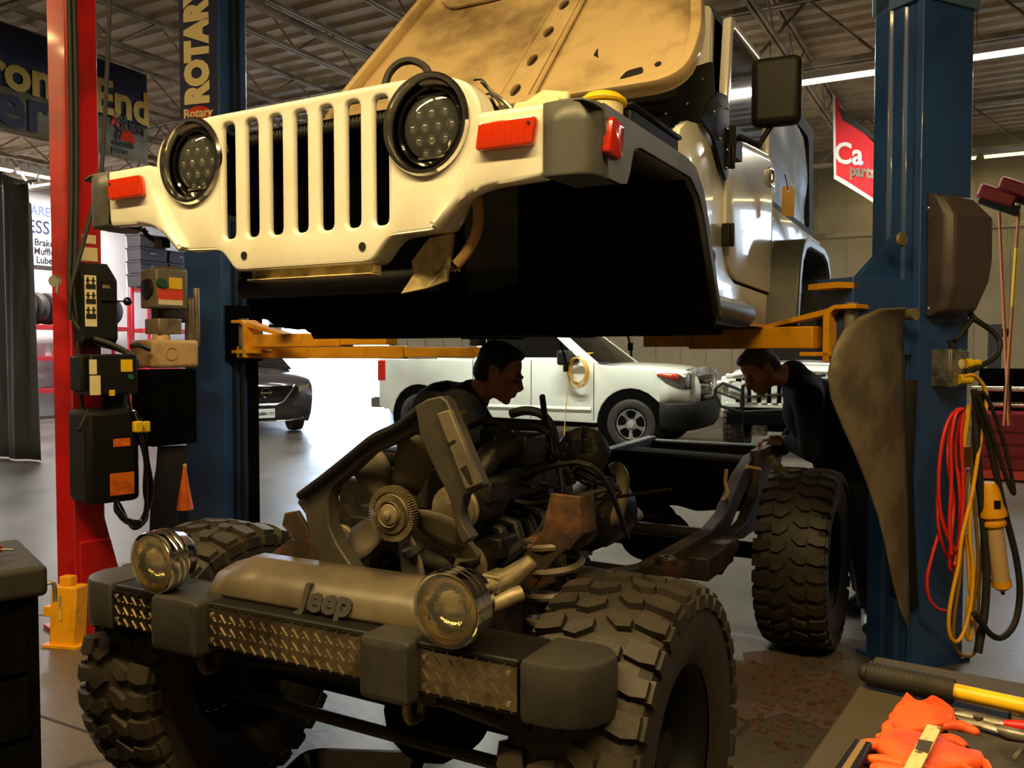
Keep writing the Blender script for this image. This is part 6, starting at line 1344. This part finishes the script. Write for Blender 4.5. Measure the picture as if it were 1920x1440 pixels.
glove('crumpled orange work glove lying palm up nearer the pliers', [(1700, 1315), (1716, 1332), (1728, 1334), (1748, 1322), (1768, 1332), (1790, 1352), (1786, 1372), (1760, 1378), (1740, 1384), (1700, 1394), (1672, 1378), (1664, 1362), (1680, 1348), (1690, 1330)],
      [([(1676, 1358), (1690, 1332), (1702, 1318)], .012), ([(1720, 1345), (1738, 1328), (1752, 1323)], .012), ([(1745, 1350), (1768, 1334), (1784, 1350)], .011), ([(1770, 1362), (1800, 1362), (1828, 1372)], .0105), ([(1668, 1372), (1664, 1366), (1676, 1356)], .011), ([(1690, 1372), (1715, 1362), (1735, 1366)], .007), ([(1686, 1356), (1720, 1350), (1760, 1362)], .006)], .0, .022)
glove('orange work glove with spread fingers lying under the cream paint stick', [(1654, 1384), (1690, 1384), (1725, 1392), (1760, 1400), (1800, 1420), (1840, 1428), (1850, 1446), (1760, 1462), (1700, 1455), (1660, 1432), (1640, 1410)],
      [([(1620, 1396), (1650, 1398), (1690, 1412)], .011), ([(1650, 1384), (1680, 1390), (1720, 1404)], .011), ([(1634, 1424), (1660, 1428), (1700, 1436)], .0105), ([(1640, 1440), (1670, 1446), (1710, 1452)], .0105), ([(1760, 1388), (1785, 1388), (1806, 1398)], .011), ([(1700, 1400), (1730, 1412), (1760, 1410)], .007)], .004, .02, cuff=[(1806, 1424), (1826, 1420), (1848, 1432), (1856, 1448), (1830, 1452), (1808, 1440)])
# paint stick
a, c = on(1752, 1366, .034), on(1708, 1450, .034); fr = Fr(a, 0); t = thing('paint_stick', 'cream painted stick with bare worn patches lying across the front glove', 'stick', fr)
d = c - a; s_ = Vector((-d.y, d.x, 0)).normalized() * .0105
MB().prism([-s_, s_, d + s_, d - s_], (0, 0, .005)).build('stick', mat('chipped_cream', S(230, 200, 140), .6, col2=S(92, 80, 52), scale=36, thr=(.54, .6)), t)
MB().prism([-s_ + d * .38, s_ * .9 + d * .36, s_ + d * .62, -s_ * .8 + d * .58], (0, 0, .0058)).build('worn_patch', M['bench'], t)
# pliers
a, c = on(1786, 1340, .012), on(1884, 1356, .012); fr = Fr(a, 0); t = thing('pliers', 'steel pliers with red grips lying open at the right of the bench', 'pliers', fr); g2 = lambda x, y, z=.012: on(x, y, z) - a
MB().tube([g2(1786, 1338), g2(1810, 1342), g2(1836, 1348), g2(1884, 1357)], [.004, .008, .010, .006], 8, sq=.6).tube([g2(1788, 1342), g2(1812, 1352), g2(1840, 1358), g2(1874, 1370)], [.004, .008, .009, .006], 8, sq=.6).disc(g2(1834, 1348, .018), (0, 0, 1), .008, .006, 14).build('jaws', M['steel'], t)
MB().tube([g2(1882, 1357), g2(1905, 1361), g2(1960, 1366)], [.007, .010, .009], 10).build('grip', mat('red_grip', S(206, 30, 36), .4), t); MB().tube([g2(1872, 1368), g2(1890, 1374), g2(1925, 1382), g2(1960, 1384)], [.007, .010, .010, .009], 10).build('grip', t.children[-1].data.materials[0], t)
# socket
t, p = lay('wrench_socket', 'chrome socket standing on the bench above the pliers', 'socket', 1912, 1348)
MB().lathe([(0, 0), (.017, 0), (.018, .002), (.018, .018), (.0155, .02), (.0155, .034), (.011, .035), (.010, .02), (0, .02)], (0, 0, 0), (0, 0, 1), 24).build('body', M['chrome'], t)
MB().lathe([(.0182, .010), (.0188, .011), (.0182, .012)], (0, 0, 0), (0, 0, 1), 24).build('knurl', M['steel'], t)
# dark rag
r0 = on(1860, 1410, .002); fr = Fr(r0, 0); t = thing('shop_rag', 'crumpled dark grey rag at the front right of the bench', 'rag', fr)
rows = []; random.seed(9)
ol = [(1768, 1366), (1800, 1372), (1850, 1384), (1905, 1392), (1990, 1400)], [(1790, 1384), (1820, 1398), (1866, 1406), (1910, 1412), (1990, 1420)], [(1830, 1408), (1850, 1420), (1880, 1428), (1915, 1436), (1990, 1446)], [(1850, 1440), (1872, 1450), (1890, 1458), (1930, 1466), (1990, 1470)]
for i, l in enumerate(ol): rows.append([on(x, y, .006 + .016 * ((i * 3 + j * 5) % 4) / 3) - fr.o for j, (x, y) in enumerate(l)])
MB().grid(rows).build('cloth', mat('dark_rag_cloth', S(58, 54, 50), .9, col2=S(38, 36, 36), scale=20, bump=.4, bscale=60), t, smooth=80, sub=2)
MB().tube([on(1902, 1420, .03) - fr.o, on(1925, 1395, .03) - fr.o], .003, 6).build('hem', M['steel'], t)
# utility knife
a, c = on(1592, 1450, .012), on(1620, 1404, .012); fr = Fr(a, 0); t = thing('utility_knife', 'black and brass utility knife at the front edge of the bench', 'knife', fr); d = c - a; s_ = Vector((-d.y, d.x, 0)).normalized()
MB().prism([-s_ * .016 - d * .4, s_ * .016 - d * .4, s_ * .014 + d, -s_ * .012 + d * 1.02], (0, 0, .014)).build('handle', M['black'], t, bev=.003)
MB().prism([-s_ * .005 - d * .3 + Vector((0, 0, .014)), s_ * .005 - d * .3 + Vector((0, 0, .014)), s_ * .004 + d * .9 + Vector((0, 0, .014)), -s_ * .005 + d * .9 + Vector((0, 0, .014))], (0, 0, .003)).build('slider', mat('brass', S(200, 160, 80), .35, .8), t)
# ---- dark tool cart at the lower left
ka, kb = gnd(0, 1066, .9), gnd(90, 1060, .9); kd = kb - ka
KF = Fr((kb.x, kb.y, 0), -38.9)
kt = thing('tool_cart', 'black tool cart with brown top at the lower left corner', 'tool cart', KF)
MB().bx((-.7, -.0, .82), (.0, .42, .9)).build('top', mat('brown_cart_top', S(34, 28, 22), .7, col2=S(26, 22, 18), scale=6), kt, bev=.014, seg=3)
MB().bx((-.66, .03, .08), (-.018, .38, .82)).build('cabinet', M['black_matt'], kt, bev=.006)
for k in range(4): MB().bx((-.64, .015, .12 + .17 * k), (-.05, .03, .27 + .17 * k)).build('drawer', M['black_matt'], kt)
for x in (-.6, -.07):
    for y in (.08, .33): MB().disc((x, y - .015, .04), (0, 1, 0), .04, .03, 16).build('caster', M['rubber'], kt)
MB().tube(smooth_path([(-.02, .2, .80), (.03, .2, .805), (.05, .2, .80), (.052, .2, .75)]), .006, 8).build('side_hook', M['steel'], kt)
sc_ = gnd(-4, 1040, .905); t = thing('screwdriver', 'red handled screwdriver lying on the brown cart top', 'screwdriver', Fr(sc_, 0))
MB().tube([(-.06, 0, .016), (-.01, 0, .016), (.008, .0, .014)], [.016, .017, .01], 10).build('handle', mat('red_handle', S(170, 30, 26), .4), t); MB().tube([(.005, 0, .014), (.038, .008, .012)], .0035, 8).build('shank', M['steel'], t)
# ---- drain pan and grit on the floor
pf4 = gnd(700, 1440); PF = Fr((pf4.x, pf4.y, 0), 8)
pn = thing('drain_pan', 'black plastic drain pan on the floor under the front bumper', 'pan', PF)
x0, x1 = PF.loc(gnd(590, 1440)).x, PF.loc(gnd(828, 1440)).x; yb = PF.loc(gnd(760, 1412, .09)).y
o_ = rpoly([(x0 - .05, yb - .55), (x1, yb - .55), (x1 - .03, yb), (x0 + .0, yb - .03)], .07, 5)
ins_ = lambda k, z: [((x - (x0 + x1) / 2) * k + (x0 + x1) / 2, (y - yb + .27) * k + yb - .27, z) for x, y in o_]
MB().rings([ins_(.9, 0), ins_(1.0, .09), ins_(1.03, .09), ins_(1.03, .098), ins_(.97, .098), ins_(.88, .02)]).build('basin', M['black_gloss'], pn, smooth=50)
MB().tube([((x0 + x1) / 2 - .03, yb + .0, .075), ((x0 + x1) / 2 + .03, yb + .0, .075)], .012, 8).build('spout', M['black_gloss'], pn)
random.seed(21); b = MB()
for k in range(900):
    px, py = random.gauss(1480, 75), random.gauss(1295, 55)
    if py < 1215 or px < 1410 or px > 1590: continue
    p = gnd(px, py); 
    r = random.uniform(.002, .009) * (1 if random.random() < .9 else 1.7); b.box((p.x, p.y, r * .3), (r * 2, r * 1.5, r * .8), rz=random.uniform(0, 90), rx=random.uniform(-15, 15))
gr = b.build('rust_grit', mat('rusty_dirt', S(104, 66, 44), .9, col2=S(70, 46, 34), scale=30), smooth=0); tag(gr, 'rusty flakes and grit scattered on the floor behind the front tyre', 'dirt', None, 'stuff')
b = MB(); random.seed(4)
pts = []
for k in range(28):
    a = 2 * pi * k / 28; rr = .30 * (1 + .35 * random.uniform(-1, 1)); c = gnd(1480, 1290); pts.append((c.x + rr * 1.1 * cos(a), c.y + rr * 1.25 * sin(a), .0015))
b.prism(pts, (0, 0, .0012)); o = b.build('dust_film', mat('rust_dust', S(94, 74, 62), .8, col2=S(88, 78, 70), scale=9), smooth=0); tag(o, 'thin brown dust film on the concrete behind the front tyre', 'dust', None, 'stuff')
# ================================================================ camera, daylight, lamps
cam = bpy.data.cameras.new('camera'); co = bpy.data.objects.new('camera', cam); COL.objects.link(co)
co.location = EYE; co.rotation_euler = (R(90) - PT, 0, 0); cam.sensor_width = 36; cam.lens = 36 * F / 1920; cam.clip_end = 300
scene.camera = co
w = bpy.data.worlds.new('sky'); scene.world = w; w.use_nodes = True
bg = w.node_tree.nodes['Background']; bg.inputs[0].default_value = (.62, .78, 1, 1); bg.inputs[1].default_value = 12
def portal(c, sx, sy, fr):
    li = bpy.data.lights.new('portal', 'AREA'); li.shape = 'RECTANGLE'; li.size = sx; li.size_y = sy; li.cycles.is_portal = True
    o = bpy.data.objects.new('daylight_portal', li); COL.objects.link(o); o.location = fr.w(*c); o.rotation_euler = (R(-90), 0, -fr.yaw)
portal(((dr[0] + dr[1]) / 2, V1 + .3, dr[2] / 2), dr[1] - dr[0], dr[2], RM)
portal(((wn[0] + wn[1]) / 2, V1 + .3, (wn[2] + wn[3]) / 2), wn[1] - wn[0], wn[3] - wn[2], RM)
for i in range(6):
    strip_light(-10.4 + 2.5 * i, -8.0 + 2.5 * i, 12.13, 5.1, '', M['tube_glow'], 75, (1, .92, .74), .16)['label'] = 'bright white strip light of the long row over the parked pickup'
for i in range(2):  # added lamps, out of sight behind the hood, to brighten the pickup
    strip_light(-7.0 + 1.8 * i, -5.3 + 1.8 * i, 9.2, 5.0, 'added white strip light, unseen behind the raised hood, brightening the pickup', M['tube_glow'], 230, (.96, 1, .84), .16, group='added strip lights brightening the pickup')
for i in range(3):
    strip_light(-2.6 + 2.5 * i, -.2 + 2.5 * i, 18.3, 5.1, 'dim yellowish strip light hung by the tan back wall', M['tube_warm'], 12, (1, .85, .4), .14, group='strip lights by the back wall')
for i in range(3):
    strip_light(5.5 + 2.5 * i, 7.9 + 2.5 * i, -17.4, 5.15, 'white strip light above the tyre racks on the left wall', M['tube_glow'], 310, (1, .97, .95), .16, ax='v', group='strip lights over the tyre racks')
for u, v, e in ((-5.2, -.1, 135), (-2.6, -.1, 182), (0, -.1, 205)):
    strip_light(u, u + 2.4, v, 4.6, 'warm strip light over the front of the lifted vehicle', M['tube_warm'], e, WARM, .2, group='strip lights over the front bay')
for c in scene.objects:
    if c.type == 'LIGHT': c.data.use_shadow = True
vs = scene.view_settings; vs.view_transform = 'Standard'; vs.look = 'None'; vs.exposure = 0; vs.gamma = 1; vs.use_curve_mapping = False
scene.cycles.use_denoising = True; scene.cycles.use_adaptive_sampling = True; scene.cycles.adaptive_threshold = .02
scene.cycles.diffuse_bounces = 3; scene.cycles.glossy_bounces = 3; scene.cycles.transmission_bounces = 4; scene.cycles.caustics_reflective = False; scene.cycles.caustics_refractive = False
scene.cycles.max_bounces = 7; scene.cycles.sample_clamp_indirect = 6
